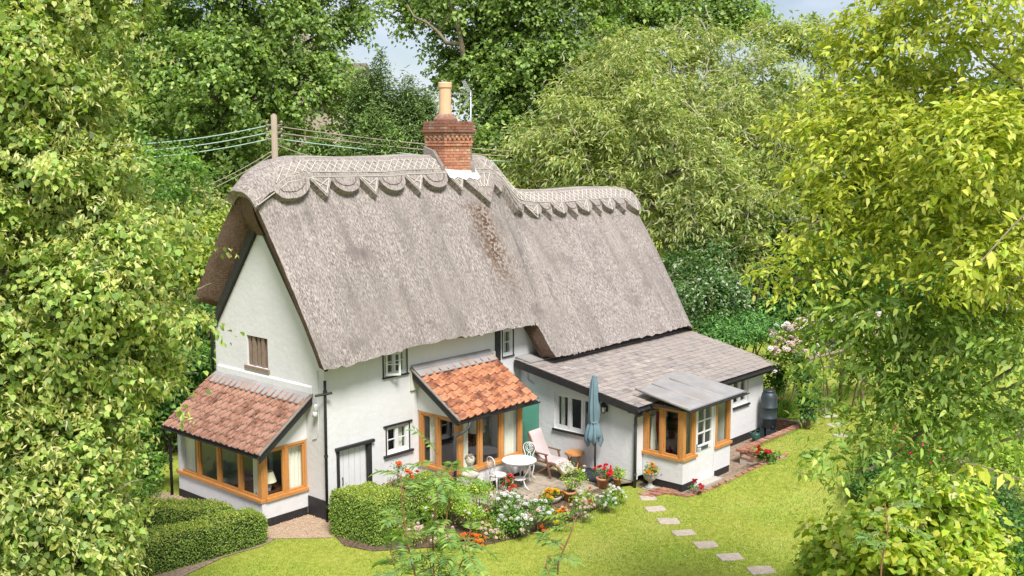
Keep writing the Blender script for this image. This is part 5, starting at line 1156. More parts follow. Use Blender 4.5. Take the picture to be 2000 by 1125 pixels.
# ---- near lime tree, left
PAL_LIME=[(G(.14,.205,.052),5),(G(.19,.245,.06),4),(G(.26,.30,.08),2.6),(G(.085,.135,.036),1.3)]
LB=[bl(120,40,15,1.08),bl(40,170,14.5,1.23),bl(130,330,14.6,1.08),bl(20,420,14,1.23),bl(228,470,14.6,0.93),bl(268,605,14.6,0.81),bl(110,620,14,1.28),bl(240,725,14.4,0.71),bl(60,800,14,1.13),bl(140,850,14.2,0.88),bl(165,985,14,0.75),bl(20,1000,13.8,1.13),bl(190,1090,14,0.58),bl(60,1130,13.6,1.03),bl(-130,300,15,1.63),bl(-130,700,15,1.63),bl(40,-120,15,1.63),bl(200,-80,15.2,0.83)]
def bracts(t,P,D):
    rng=np.random.default_rng(5); k=np.where((D[:,2]>-.45))[0]; k=rng.choice(k,15000,replace=False); k=np.repeat(k,5); n=len(k); c=P[k]+D[k]*.09+rng.normal(size=(n,3))*.045; T=rng.normal(size=(n,3))*.55-np.array([0,0,.9]); Nn=rng.normal(size=(n,3))*.7+D[k]+np.array([0,0,.3])
    leaf_obj('bracts',t,c,Nn,T,rng.uniform(.06,.11,n),rng.uniform(.02,.036,n),pick([(G(.34,.33,.13),3),(G(.36,.355,.17),2),(G(.29,.30,.08),2)],n,rng),LM)
tree('lime_tree','flowering lime tree filling the left foreground','-20'and -60,15.6,-150,.32,LB,6000,45,.36,.082,.076,PAL_LIME,LM,21,six=True,spray=9,sub=12,twigs=90,twig_r=.014,twig_m='pale_twig',extra=bracts,shell=.55,back=-.3,up=.55,droop=.9,outw=.6,rnd=.55,flat=.8,cvar=.28)
# ---- near maple, right
PAL_MAPLE=[(G(.24,.28,.04),4),(G(.32,.335,.05),4),(G(.155,.215,.035),2.4),(G(.36,.35,.075),2.2)]
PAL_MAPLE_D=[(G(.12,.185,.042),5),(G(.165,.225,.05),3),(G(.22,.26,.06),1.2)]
MBL=[bl(1830,40,14,1.15),bl(1960,120,13.5,1.2),bl(1720,70,14.3,.55),bl(1690,140,14.2,.45),bl(1790,210,14,.85),bl(1650,270,14,.62),bl(1560,250,14.1,.42),bl(1760,360,13.6,1.0),bl(1640,370,13.8,.6),bl(1930,330,13,1.25),bl(1620,450,13.7,.55),bl(1720,490,13.6,.75),bl(1560,545,13.8,.38),bl(1860,500,13.2,1.0),bl(1980,560,12.8,.9)]
MBD=[bl(1640,590,13.8,.5),bl(1740,640,13.6,.7),bl(1860,660,13.3,.85),bl(1970,720,13,.8),bl(1620,700,13.9,.42),bl(1710,745,13.7,.5),bl(1800,790,13.4,.6),bl(1900,830,13.2,.6),bl(1740,850,13.5,.42),bl(1690,900,13.5,.32),bl(1620,905,13.6,.25),bl(1570,922,13.6,.2),bl(1780,930,13.4,.4),bl(1850,920,13.3,.4),bl(1640,830,13.7,.2),bl(1665,640,14,.3),bl(1590,790,13.8,.22)]
b=gbase(2230,13.6); t=thing('maple_tree','yellow-green maple with hanging seed clusters, right foreground','tree',b); branches('trunk',t,b,(b[0],b[1],12.5),.13,MBL[::2],'twig',31,40,.010,'twig')
for k,(pts,r) in enumerate((([(2120,620),(1980,720),(1850,800),(1760,880),(1700,915),(1640,928),(1560,925)],.035),([(2120,700),(1960,760),(1840,770),(1720,760),(1620,715)],.03),([(2120,480),(1960,560),(1800,600),(1680,610)],.03),([(2120,820),(1960,860),(1850,905),(1780,935)],.028))): MB().tube([pt(x,y,13.5) for x,y in pts],[r*(1-.8*i/(len(pts)-1)) for i in range(len(pts))],6).build('branch','twig',t,smooth=True)
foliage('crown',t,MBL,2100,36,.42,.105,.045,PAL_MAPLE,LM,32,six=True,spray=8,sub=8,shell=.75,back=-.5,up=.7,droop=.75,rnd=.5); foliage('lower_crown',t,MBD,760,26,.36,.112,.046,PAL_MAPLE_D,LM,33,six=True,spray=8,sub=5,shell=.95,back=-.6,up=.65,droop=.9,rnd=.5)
foliage('seed_keys',t,MBL[3:]+MBD,900,14,.2,.05,.014,[(G(.20,.19,.05),2),(G(.13,.14,.04),2)],LM,34,shell=.9,droop=2.5,up=.1,rnd=.9,flat=1.3)
# close twig with large leaves at the right edge
def sprig(t,pts,ll,n,pal,seed):
    rng=np.random.default_rng(seed); MB().tube([Vector(p) for p in pts],[.006]*(len(pts)-1)+[.002],5).build('twig','twig',t); P=[];T=[]
    pts=np.array(pts)
    for i in range(n):
        f=rng.uniform(.1,1)*(len(pts)-1); k=min(int(f),len(pts)-2); P.append(pts[k]+(pts[k+1]-pts[k])*(f-k)); T.append(rng.normal(size=3)*.7+np.array([0,0,-.7]))
    P=np.array(P);T=np.array(T); Nn=rng.normal(size=(n,3))*.5+np.array([-.3,-.4,.6]); leaf_obj('leaves',t,P,Nn,T,rng.uniform(.8,1.2,n)*ll,rng.uniform(.8,1.2,n)*ll*.42,pick(pal,n,rng),LM)
for (y0,y1,x1,lb) in ((930,905,1885,'lower'),(360,520,1880,'upper')):
    t=thing('maple_sprig','%s near sprig of large maple leaves at the right picture edge'%lb,'branch',pt(2040,y0,7.5),'near sprigs at the right edge'); sprig(t,[pt(2040,y0+20,7.5),pt(1970,(y0+y1)/2+10,7.4),pt(x1+25,y1+3,7.3),pt(x1,y1,7.3)],.12,18,PAL_MAPLE[:2],int(y0))
# ---- trees behind the house
PAL_MID=[(G(.105,.165,.045),5),(G(.15,.21,.055),4),(G(.21,.26,.075),2.5),(G(.065,.105,.03),2)]
PAL_DARK=[(G(.065,.105,.033),5),(G(.095,.14,.042),4),(G(.13,.18,.055),1.5)]
PAL_ASH=[(G(.205,.245,.085),4),(G(.265,.285,.11),3),(G(.135,.18,.06),3),(G(.31,.30,.11),1.6)]
T1=[bl(470,60,50,3.6),bl(340,90,51,3.2),bl(570,60,50,2.9),bl(420,190,48,3.2),bl(560,190,49,2.9),bl(620,160,50,1.5),bl(300,230,51,2.6),bl(500,270,49,2.4),bl(370,300,49,2.4),bl(330,380,48,2.0),bl(430,350,48,2.0),bl(650,55,51,1.5),bl(700,15,51,1.1),bl(690,-20,51,1.2),bl(250,90,52,3),bl(480,-60,50,4),bl(210,300,52,3)]
tree('broadleaf_tree','tall broadleaf tree behind the utility pole','440' and 440,51,-60,.6,T1,3600,64,.95,.215,.165,PAL_MID,LM,41,sub=12,spray=9,shell=.5,back=-.25,droop=.6,group='trees behind the cottage')
T3=[bl(1000,60,52,3.3),bl(900,50,53,2.2),bl(1110,40,52,3.2),bl(975,180,51,2.0),bl(1060,170,51,3.0),bl(1160,130,50,2.6),bl(990,290,50,2.2),bl(835,30,54,1.3),bl(790,20,54,1.0),bl(1080,300,50,2.6),bl(1000,-60,52,4),bl(880,110,53,.9),bl(915,130,53,1.2)]
tree('broadleaf_tree','tall broadleaf tree with a bare dead branch above the chimney','1020' and 1020,53,-40,.6,T3,3000,60,.9,.215,.165,PAL_MID,LM,43,sub=12,spray=9,shell=.5,back=-.25,droop=.6,group='trees behind the cottage')
dead=thing('dead_branch','pale dead branch forking above the chimney','branch',pt(905,115,50)); mb=MB()
for pts,r in (([(905,118),(902,90),(893,45),(882,10),(878,-20)],.16),([(898,86),(872,84),(855,62),(835,45),(808,32),(795,8)],.11),([(855,62),(870,45),(885,20)],.06),([(840,48),(846,25)],.04),([(893,32),(908,22),(909,-5)],.06)):
    mb.tube([pt(x,y,50) for x,y in pts],[r*(1-.7*i/(len(pts)-1)) for i in range(len(pts))],6)
mb.build('wood','twig',dead,smooth=True)
T4=[bl(*q) for q in [(1130,215,46,2.3),(1250,170,46,2.7),(1370,160,47,2.7),(1490,190,47,2.3),(1600,230,48,1.7),(1075,300,45,1.7),(1180,300,44,2.5),(1320,280,44,2.8),(1460,280,45,2.6),(1250,410,43,2.0),(1370,400,43,2.5),(1490,390,44,1.9),(1420,500,43,1.5),(1350,470,43,1.4),(1570,300,46,1.9),(1035,350,45,.9),(1660,270,48,1.3)]]
tree('ash_tree','pale feathery tree full of bare twigs behind the lower thatch',1320,45,160,.4,T4,2600,80,.85,.25,.068,PAL_ASH,LM,45,sub=16,spray=10,twigs=520,twig_r=.03,twig_m='pale_twig',shell=.6,back=-.25,droop=.7,rnd=.7,group='trees behind the cottage')
T5=[bl(1290,40,58,2.6),bl(1390,30,58,2.4),bl(1450,60,57,1.4),bl(1220,20,58,2.4),bl(1340,-40,58,3)]
tree('broadleaf_tree','dark tree crown against the sky above the feathery tree','1340' and 1340,58,-30,.5,T5,1000,50,.95,.23,.18,PAL_MID,LM,47,shell=.5,back=-.3,group='trees behind the cottage')
T6=[bl(1560,75,46,.9),bl(1590,60,47,.7),bl(1620,110,46,1.0),bl(1510,70,47,.8)]
tree('slender_tree','thin topped tree against the blue sky on the right','1580' and 1580,47,60,.18,T6,160,34,.6,.26,.11,PAL_ASH,LM,48,shell=.9,group='trees behind the cottage')
def spire(label,px,top,bot,depth,r,seed,pal=PAL_DARK,name='yew_tree'):
    b=gbase(px,depth); zt=pt(px,top,depth)[2]; t=thing(name,label,'tree',b,'dark yews behind the ridge'); B=[]; rng=random.Random(seed)
    z0=pt(px,bot,depth)[2]; n=9
    for i in range(n):
        f=i/(n-1); rr=.75*r*(1-f)**.8+.14; B.append((b[0]+rng.uniform(-.3,.3)*rr,b[1]+rng.uniform(-.3,.3)*rr,z0+(zt-z0)*f,rr,rr,max(.5,(zt-z0)/n*.9)))
    branches('trunk',t,b,(b[0],b[1],zt-.5),.25,B[:3],'bark',seed); foliage('crown',t,B,800,40,.38,.22,.05,pal,LMy,seed,sub=6,shell=.4,flat=1.3,up=1.0,droop=-.7,rnd=.6,back=-.3)
PAL_YEW=[(G(.06,.10,.03),5),(G(.09,.14,.04),4),(G(.14,.185,.055),2)]
for i,(px,top,dp,r,lb) in enumerate(((752,128,46,1.9,'tallest yew spire left of the chimney pot'),(712,165,47,1.5,'narrow yew spire left of the tallest yew'),(800,170,46,1.2,'yew spire close left of the chimney'),(830,195,47,1.1,'short yew spire touching the chimney'),(640,285,45,1.2,'low yew above the thatch ridge by the pole'),(735,235,44,1.6,'low bushy yew in front of the taller spires'))): spire(lb,px,top,330,dp,r,60+i,PAL_YEW if i<4 else [(G(.075,.12,.03),3),(G(.11,.165,.04),2)])
# far belt closing the horizon
far=[(-60,150,75,7,'behind the top of the lime tree, at the left edge'),(60,140,76,7,'behind the upper lime tree branches'),(180,170,74,6,'just right of the lime tree top'),(300,140,78,6,'left of the utility pole wires'),(430,230,80,5.5,'low behind the broadleaf tree at the pole'),(1130,230,76,5,'right of the television aerial'),(1250,250,74,5,'behind the left half of the feathery tree'),(1400,260,72,5,'behind the middle of the feathery tree'),(1540,270,72,4.2,'behind the right end of the feathery tree'),(1660,280,70,4.0,'behind the left tip of the maple'),(1780,260,70,5,'behind the middle of the maple'),(1900,250,70,5,'behind the upper right maple branches'),(2020,240,70,6,'at the far right picture edge')]
for i,(px,py,dp,r,lb) in enumerate(far):
    B=[bl(px,py,dp,r),bl(px-40,py+70,dp-2,r*.8),bl(px+45,py+80,dp-2,r*.8),bl(px,py+140,dp-3,r*.85)]
    tree('far_tree','dark far tree '+lb,px,dp,py,.4,B,330,30,1.7,.62,.42,PAL_DARK,LM,100+i,group='far trees behind everything',back=-.1,shell=.4)
# ---- shrubs around the house
def shrub(name,label,blobs,n,per,cr,ll,lw,pal,seed,m=None,cat='shrub',group=None,flowers=None,core=True,nst=4,**k):
    B=np.array(blobs); c=B[:,:3].mean(0); z=hz(c[0],c[1]); t=thing(name,label,cat,(c[0],c[1],z),group); mb=MB(); rng=random.Random(seed)
    for b_ in blobs:
        for q in range(nst):
            d=Vector((rng.gauss(0,.6),rng.gauss(0,.6),rng.uniform(.2,1))).normalized(); e=Vector(b_[:3])+Vector((d.x*b_[3],d.y*b_[4],d.z*b_[5]))*.7; s=Vector((b_[0]+rng.uniform(-.2,.2)*b_[3],b_[1]+rng.uniform(-.2,.2)*b_[4],z)); mb.tube([s,s.lerp(e,.5)+Vector((rng.uniform(-.1,.1),rng.uniform(-.1,.1),0))*b_[3],e],[b_[3]*.035+.004,b_[3]*.025+.003,.004],5,cap=False)
    mb.build('stems','twig',t,fix=False)
    o,P,D=foliage('leaves',t,blobs,n,per,cr,ll,lw,pal,m or LM,seed,**k)
    if flowers:
        for (nm,cnt,sz,pal2,mode) in flowers: flower_heads(nm,t,P,D,cnt,sz,pal2,seed+7,mode)
    return t
def flower_heads(name,parent,P,D,cnt,sz,pal,seed,mode='cup',topz=None):
    """each head: two whorls of petals round a centre"""
    rng=np.random.default_rng(seed); vis=unit(CAM-P); sc=np.sum(vis*D,1)*.6+D[:,2]; k=np.argsort(-sc+rng.normal(0,.55,len(P)))[:max(cnt*6,1)]; k=rng.choice(k,min(cnt,len(k)),replace=False)
    C=P[k]+D[k]*sz*.8; n=len(k); ax=unit(D[k]*.6+vis[k]*.5+np.array([0,0,.6])+rng.normal(size=(n,3))*.35); base=pick(pal,n,rng); np_=7; pts=[];nn=[];tt=[];cc=[];ll=[]
    u=unit(np.cross(ax,rng.normal(size=(n,3)))); v=np.cross(ax,u)
    for w_,(lift,rr) in enumerate(((.35,1.0),(1.1,.72))):
        for j in range(np_):
            a=2*math.pi*(j+.5*w_)/np_; d=u*math.cos(a)+v*math.sin(a); t=unit(d+ax*lift); pts.append(C+ax*sz*.1*w_); tt.append(t); nn.append(ax-t*np.sum(ax*t,1,keepdims=True)); cc.append(base*rng.uniform(.8,1.1,(n,1))); ll.append(np.full(n,sz*.62*rr))
    P2=np.concatenate(pts); L2=np.concatenate(ll); return leaf_obj(name,parent,P2,np.concatenate(nn),np.concatenate(tt),L2,L2*.95,np.concatenate(cc),FLW,fold=.1,belly=.62)
def gb(px,py,z,r,rz=None):
    """lobe whose centre projects to the pixel, at height z above datum"""
    q=at(px,py,2,z); return (q[0],q[1],q[2],r,r,rz or r)
PAL_LAUREL=[(G(.04,.095,.022),5),(G(.07,.14,.03),3),(G(.11,.19,.04),1.3)]
PAL_GREEN=[(G(.065,.13,.025),5),(G(.10,.18,.03),4),(G(.15,.23,.045),2)]
shrub('viburnum_shrub','large shrub with pale creamy leaf clusters behind the thatch end',[bl(1350,540,41,1.3),bl(1390,590,40,1.4),bl(1330,610,40,1.2),bl(1380,500,42,1.1),bl(1370,640,40,1.2)],520,36,.5,.16,.085,[(G(.05,.105,.03),5),(G(.10,.16,.06),3),(G(.38,.40,.27),1.3)],201)
shrub('juniper_shrub','spreading green conifer shrub behind the slate roof',[bl(1445,640,40,1.0,1.3,.7),bl(1420,650,39,.9,1.2,.7),bl(1480,645,40.5,.7,.9,.5)],420,40,.45,.2,.04,[(G(.055,.13,.03),5),(G(.09,.19,.04),3)],202,m=LMy,flat=.35,droop=0,up=.5)
for i,(px,py,dp,r,lb) in enumerate(((1450,440,45,2.2,'dark laurel shrub below the feathery tree'),(1530,480,46,2.2,'dark glossy shrub left of the yellow maple'),(1600,540,46,2.0,'dark shrub behind the pink roses'),(1690,520,46,2.2,'dark shrub behind the maple branches'),(1540,570,45,1.5,'dark low shrub beside the blue car'),(1790,560,44,2.4,'leafy shrub half hidden by the maple'),(1900,600,42,2.4,'leafy shrub far right behind the maple'),(1640,590,44,1.6,'rounded green shrub above the pergola'))): shrub('laurel_shrub',lb,[bl(px,py,dp,r),bl(px-25,py+50,dp-.5,r*.8),bl(px+25,py+60,dp-.5,r*.8)],420,30,.55,.22,.11,PAL_LAUREL if i%3 else PAL_GREEN,210+i,m=LMg,group='shrubs along the back of the garden',back=-.2)
for i,(px,py,dp,r,pal,lb) in enumerate(((385,480,33,1.3,[(G(.20,.25,.05),3),(G(.28,.29,.06),2),(G(.13,.19,.04),2)],'yellow-green shrub between lime tree and thatch'),(300,370,36,1.9,PAL_GREEN,'light green tree top beside the lime tree'),(400,420,38,1.1,PAL_ASH,'thin twiggy bush above the thatch verge'),(390,640,32,1.2,PAL_LAUREL,'dark shrub beside the gable corner'),(330,740,30,1.3,PAL_LAUREL,'dark shrub left behind the gable bay'),(385,720,31,.9,PAL_GREEN,'green shrub close behind the gable bay'),(240,800,30,1.6,PAL_GREEN,'garden shrub seen under the lime branches'),(330,560,36,2.0,PAL_GREEN,'tall shrub left of the thatched gable'))): shrub('garden_shrub',lb,[bl(px,py,dp,r),bl(px-20,py+40,dp,r*.8),bl(px+10,py+70,dp,r*.8)],330,34,.42,.15,.085,pal,230+i,group='shrubs left of the cottage',back=-.3)
shrub('garden_shrub','small bush in grass left of the gable bay',[gb(272,912,.55,.55),gb(255,925,.45,.5)],130,34,.25,.11,.06,PAL_GREEN,246); shrub('box_ball','small clipped box ball by the gravel',[gb(278,965,.32,.34)],120,50,.12,.04,.028,PAL_GREEN,247)
# ---- clipped hedges
def hedge(label,poly,h,n,pal,seed,dome=0.0,group='clipped box hedges',lean=0):
    """poly: ground outline; leaves cover sides and rounded top of a solid twiggy core"""
    rng=np.random.default_rng(seed); poly=[np.array(p,float) for p in poly]; c=sum(poly)/len(poly); t=thing('box_hedge',label,'hedge',(c[0],c[1],0),group)
    def surf(u,v):
        """u around 0..1, v 0..1 side, 1..2 top towards centre"""
        per=[np.linalg.norm(poly[(i+1)%len(poly)]-poly[i]) for i in range(len(poly))]; tot=sum(per); s=u*tot
        for i,l in enumerate(per):
            if s<=l or i==len(per)-1: a=poly[i]+(poly[(i+1)%len(poly)]-poly[i])*min(1,s/l); break
            s-=l
        return a
    us=np.linspace(0,1,49)[:-1]; ring=np.array([surf(u,0) for u in us]); ring2=(np.roll(ring,1,0)+np.roll(ring,-1,0)+2*ring)/4; ring=ring2
    prof=[(1.0,0),(1.02,.35),(1.02,.7),(.99,.86),(.93,.96),(.8,1.0),(.5,1.0+dome*.8),(.2,1.0+dome),(.0,1.0+dome)]
    V=[]
    for (k,z) in prof:
        for p in ring:
            q=c+(p-c)*k; bump=.03*math.sin(q[0]*5+q[1]*3)+.02*math.sin(q[0]*11-q[1]*9); V.append((q[0],q[1],h*z+(bump if z>.5 else 0)))
    V=np.array(V).reshape(len(prof),len(ring),3); mb=MB(); m_=len(ring); VV=V.copy(); VV[:,:,:2]=c+(V[:,:,:2]-c)*.96; VV[:,:,2]*=.97
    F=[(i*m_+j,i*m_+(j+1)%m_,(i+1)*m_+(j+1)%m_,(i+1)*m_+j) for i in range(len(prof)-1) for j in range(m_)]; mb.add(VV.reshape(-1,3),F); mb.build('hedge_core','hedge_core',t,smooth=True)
    A=[];Nr=[];pts=[]
    for f in F:
        a,b_,c_,d=[V.reshape(-1,3)[i] for i in f]; nr=np.cross(b_-a,d-a)+np.cross(c_-b_,a-b_)*0; ar=np.linalg.norm(np.cross(b_-a,d-a))/2+np.linalg.norm(np.cross(c_-b_,d-b_))/2; A.append(ar); Nr.append(nr/(np.linalg.norm(nr)+1e-9)); pts.append((a,b_,c_,d))
    A=np.array(A);Nr=np.array(Nr);pts=np.array(pts); k=rng.choice(len(A),n,p=A/A.sum()); u=rng.random((n,1));v=rng.random((n,1)); P=(pts[k,0]*(1-u)+pts[k,1]*u)*(1-v)+(pts[k,3]*(1-u)+pts[k,2]*u)*v; D=Nr[k]; D=np.where(np.sum(D*(P-np.array([c[0],c[1],h*.5])),1,keepdims=True)<0,-D,D)
    P=P+D*(rng.uniform(-.05,.025,(n,1))+(rng.random((n,1))<.04)*rng.uniform(0,.07,(n,1))); upward=np.clip(D[:,2],0,1); pl=pick(pal,n,rng); 
    new=rng.random(n)<(.12+.5*upward); pl=np.where(new[:,None],pick([(G(.28,.32,.055),2),(G(.33,.345,.07),2),(G(.21,.265,.05),2)],n,rng),pl)   # fresh growth on the clipped top
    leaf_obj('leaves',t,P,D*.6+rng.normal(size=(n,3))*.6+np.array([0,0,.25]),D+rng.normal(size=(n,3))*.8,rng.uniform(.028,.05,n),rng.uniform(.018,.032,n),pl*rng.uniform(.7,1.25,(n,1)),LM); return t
PB=[(G(.135,.21,.04),5),(G(.18,.25,.05),4),(G(.10,.155,.03),2)]
hedge('square clipped hedge in front of the plank door',[(-.52,-.72),(.55,-.78),(.72,-2.0),(-.32,-2.12)],1.0,26000,PB,301)
hedge('low rounded hedge behind the square one, under the small window',[(.75,-.75),(2.4,-.85),(2.45,-1.75),(1.6,-2.1),(.85,-1.8)],.78,17000,PB,302,dome=.25)
hedge('long low hedge nearest the lawn on the left',[(-1.72,-.12),(-1.62,.52),(-3.2,.72),(-5.2,.98),(-5.3,.22),(-3.3,-.02)],.70,26000,PB,303)
hedge('low hedge angled between the gravel and the long hedge',[(-1.95,.62),(-1.85,1.25),(-2.9,2.75),(-3.6,2.45),(-2.85,1.2)],.68,17000,PB,304)
# ---- flower bed
W=G(.75,.68,.62); PK=G(.75,.45,.42); RED=G(.65,.02,.02); ORG=G(.75,.16,.01); YEL=G(.80,.45,.01); MAG=G(.45,.02,.12)
PAL_ROSE=[(G(.06,.13,.025),4),(G(.10,.19,.03),4),(G(.16,.24,.05),2)]
PAL_LIMEY=[(G(.19,.28,.04),4),(G(.26,.33,.05),3),(G(.13,.21,.03),2)]
def bedp(px,py,z): q=at(px,py,2,z); return q
def lobe(px,py,z,r,rz): q=at(px,py,2,z); return (q[0],q[1],q[2],r,r,rz)
shrub('white_rose_bush','rose bush covered in white blooms at the bed front',[lobe(1000,985,.62,.36,.34),lobe(1050,995,.55,.34,.32),lobe(1010,1015,.38,.45,.35),lobe(975,990,.5,.3,.3)],260,24,.16,.055,.035,PAL_ROSE,401,flowers=[('roses',95,.085,[(W,6),(PK,1.5)],'cup')],cat='rose bush')
shrub('potentilla_shrub','bright yellow-green shrub right of the saplings in the bed',[lobe(880,965,.72,.42,.4),lobe(935,960,.72,.3,.3),lobe(850,985,.5,.42,.38),lobe(920,1000,.45,.4,.38),lobe(825,955,.7,.32,.3)],460,26,.15,.055,.028,PAL_LIMEY,402,flowers=[('blooms',22,.07,[(W,2),(PK,1)],'cup')])
shrub('lychnis_plant','grey-green plant dotted with tiny magenta flowers',[lobe(775,950,.85,.25,.35),lobe(790,975,.6,.25,.35)],60,14,.14,.05,.02,[(G(.12,.17,.08),3)],403,flowers=[('blooms',40,.035,[(MAG,1)],'cup')],cat='flower')
shrub('poppy_plant','tall leggy plant with orange-red poppies over the rounded hedge',[lobe(775,915,1.25,.2,.3),lobe(795,935,1.1,.2,.35)],26,12,.14,.06,.03,PAL_ROSE,404,flowers=[('poppies',7,.12,[(G(.75,.10,.02),1)],'cup')],cat='flower')
for i,(px,py,z,r,lb,fl) in enumerate(((1140,970,.35,.28,'low plant with white and pink flowers beside the geranium pot',[(W,3),(PK,2),(RED,1)]),(1180,975,.3,.25,'low yellow-green plant at the bed tip',[(W,1)]),(1200,962,.28,.2,'pale plant with white blooms at the very bed tip',[(W,1)]),(1125,1000,.22,.3,'low green plant at the bed edge under the potted rose',[(PK,1)]),(955,1035,.2,.32,'low dark foliage under the white roses',[(PK,1)]),(1080,1020,.15,.25,'low foliage between the orange marigolds',[(YEL,1)]),(870,1050,.2,.35,'low foliage at the bed corner under the saplings',[(PK,1)]),(950,1000,.35,.25,'wispy plant with dark maroon flowers left of the white roses',[(MAG,2)]),(800,1040,.3,.4,'leafy green plant at the foot of the square hedge',[(PK,1)]))):
    shrub('bedding_plant',lb,[lobe(px,py,z,r,r*.8),lobe(px+12,py+6,z*.8,r*.8,r*.6)],70,18,.11,.05,.02,PAL_ROSE if i%2 else PAL_LIMEY,410+i,flowers=[('blooms',22,.062,fl,'cup')],cat='flower',group='low plants of the flower bed')
for i,(px,py,lb,pal) in enumerate(((935,1058,'orange marigolds at the lawn edge of the bed',[(ORG,4),(YEL,1)]),(912,1048,'smaller orange marigolds left along the bed edge',[(ORG,3)]),(1062,1032,'orange-red marigolds right of the white roses',[(G(.7,.1,.01),3),(ORG,2)]),(1090,1008,'yellow and orange marigolds below the stone bowl',[(YEL,3),(ORG,2)]),(1105,1000,'orange marigolds below the potted rose',[(ORG,3),(YEL,1)]))):
    shrub('marigold_plant',lb,[lobe(px,py,.13,.14,.09)],26,14,.07,.035,.014,PAL_ROSE,430+i,flowers=[('blooms',20,.07,pal,'cup')],cat='flower',group='marigolds in the flower bed')
def potplant(key,label,name,r,h,pal,fl,seed,ll=.05,lw=.035,n=60,per=16,zo=None):
    p=POTS[key] if key in POTS else key; x,y,z=p.location; z+=zo if zo is not None else .2
    B=[(x,y,z+h*.55,r,r,h*.5),(x+r*.2,y-r*.2,z+h*.35,r*.8,r*.8,h*.35)]; t=thing(name,label,'flower',(x,y,z)); mb=MB(); rr=random.Random(seed)
    for q in range(7): a=rr.uniform(0,6.28); e=Vector((x+r*.7*math.cos(a),y+r*.7*math.sin(a),z+h*rr.uniform(.5,.95))); mb.tube([(x,y,z-.02),((x+e.x)/2,(y+e.y)/2,z+h*.4),e],[.009,.006,.003],5,cap=False)
    mb.build('stems','twig',t,fix=False); o,P,D=foliage('leaves',t,B,n,per,.1,ll,lw,pal,LM,seed,shell=.8)
    for (nm,c_,s_,pl) in fl: flower_heads(nm,t,P,D,c_,s_,pl,seed+3)
    return t
potplant('rose','tall yellow-green rose bush with pale pink buds in its pot','potted_rose',.32,.78,PAL_LIMEY,[('buds',10,.07,[(PK,3),(W,1)])],451,n=110)
potplant('ger','bright red geraniums in the wide pot','red_geranium',.2,.36,PAL_ROSE,[('blooms',16,.10,[(RED,1)])],452,n=34)
potplant('small','bright green leafy herb in the small pot','potted_herb',.16,.26,PAL_LIMEY,[],453,n=46)
potplant('ger2','scarlet geraniums in the small pot by the chair','red_geranium',.14,.40,PAL_ROSE,[('blooms',15,.085,[(G(.7,.05,.03),1)])],454,n=26)
potplant('bowl','yellow and orange marigolds filling the stone bowl','potted_marigold',.24,.20,PAL_ROSE,[('blooms',46,.075,[(YEL,3),(ORG,2),(RED,.4)])],455,zo=.14,n=40)
potplant(urn,'orange and yellow marigolds in the stone urn','potted_marigold',.19,.20,PAL_ROSE,[('blooms',17,.07,[(ORG,3),(YEL,2)])],456,zo=.38,n=34)
q=thing.__call__ if False else None
class _L: pass
def at_ground(px,py,z): o=_L(); p=at(px,py,2,z); o.location=Vector((p[0],p[1],z)); return o
potplant(at_ground(1356,962,.02),'dark red geraniums at the lawn edge by the porch door','red_geranium',.22,.26,PAL_ROSE,[('blooms',7,.09,[(G(.45,.01,.03),1)])],457,zo=0,n=20)
potplant(at_ground(1498,903,.36),'dark red geraniums on the brick retaining wall','red_geranium',.28,.32,PAL_ROSE,[('blooms',15,.11,[(G(.45,.01,.03),1)])],458,zo=0,n=50,ll=.08,lw=.07)
# ---- pinnate saplings in the foreground
def pinnate(t,stems,nl,seed,ll,pal,pairs=8,name='leaves',lo=.35):
    rng=np.random.default_rng(seed); P=[];T=[];Nn=[];mb=MB()
    for st in stems:
        st=np.array(st); mb.tube([Vector(p) for p in st],[.017*(1-.72*i/(len(st)-1)) for i in range(len(st))],6)
        for k in range(nl):
            f=(lo+(1-lo)*(k+rng.random())/nl)*(len(st)-1); i=min(int(f),len(st)-2); o=st[i]+(st[i+1]-st[i])*(f-i); d=rng.normal(size=3)*np.array([1,1,.3])+np.array([0,0,.55]); d=d/np.linalg.norm(d); L0=ll*rng.uniform(.7,1.2); R_=[o]
            dd=d.copy()
            for s in range(5): dd=dd+np.array([0,0,-.16]); dd/=np.linalg.norm(dd); R_.append(R_[-1]+dd*L0/5)
            mb.tube([Vector(p) for p in R_],[.005,.005,.004,.003,.003,.002],4,cap=False); R_=np.array(R_)
            for p_ in range(pairs):
                g=(.22+.78*p_/(pairs-1))*5; i2=min(int(g),4); c=R_[i2]+(R_[i2+1]-R_[i2])*(g-i2); ax=R_[i2+1]-R_[i2]; ax/=np.linalg.norm(ax); sd=np.cross(ax,[0,0,1]); sd/=np.linalg.norm(sd)+1e-9; up=np.cross(sd,ax)
                for s in (-1,1): P.append(c); T.append(sd*s*1.0+ax*.55-np.array([0,0,.22])); Nn.append(up+rng.normal(size=3)*.12)
            P.append(R_[-1]);T.append(dd);Nn.append(np.array([0,0,1.])+rng.normal(size=3)*.2)
    mb.build('stems','red_stem',t,smooth=True,fix=False); n=len(P); leaf_obj(name,t,np.array(P),np.array(Nn),np.array(T),ll*.33*rng.uniform(.8,1.15,n),ll*.095*rng.uniform(.85,1.15,n),pick(pal,n,rng)*rng.uniform(.8,1.2,(n,1)),LM)
PAL_ROWAN=[(G(.125,.205,.055),4),(G(.165,.24,.06),3),(G(.10,.175,.065),2)]
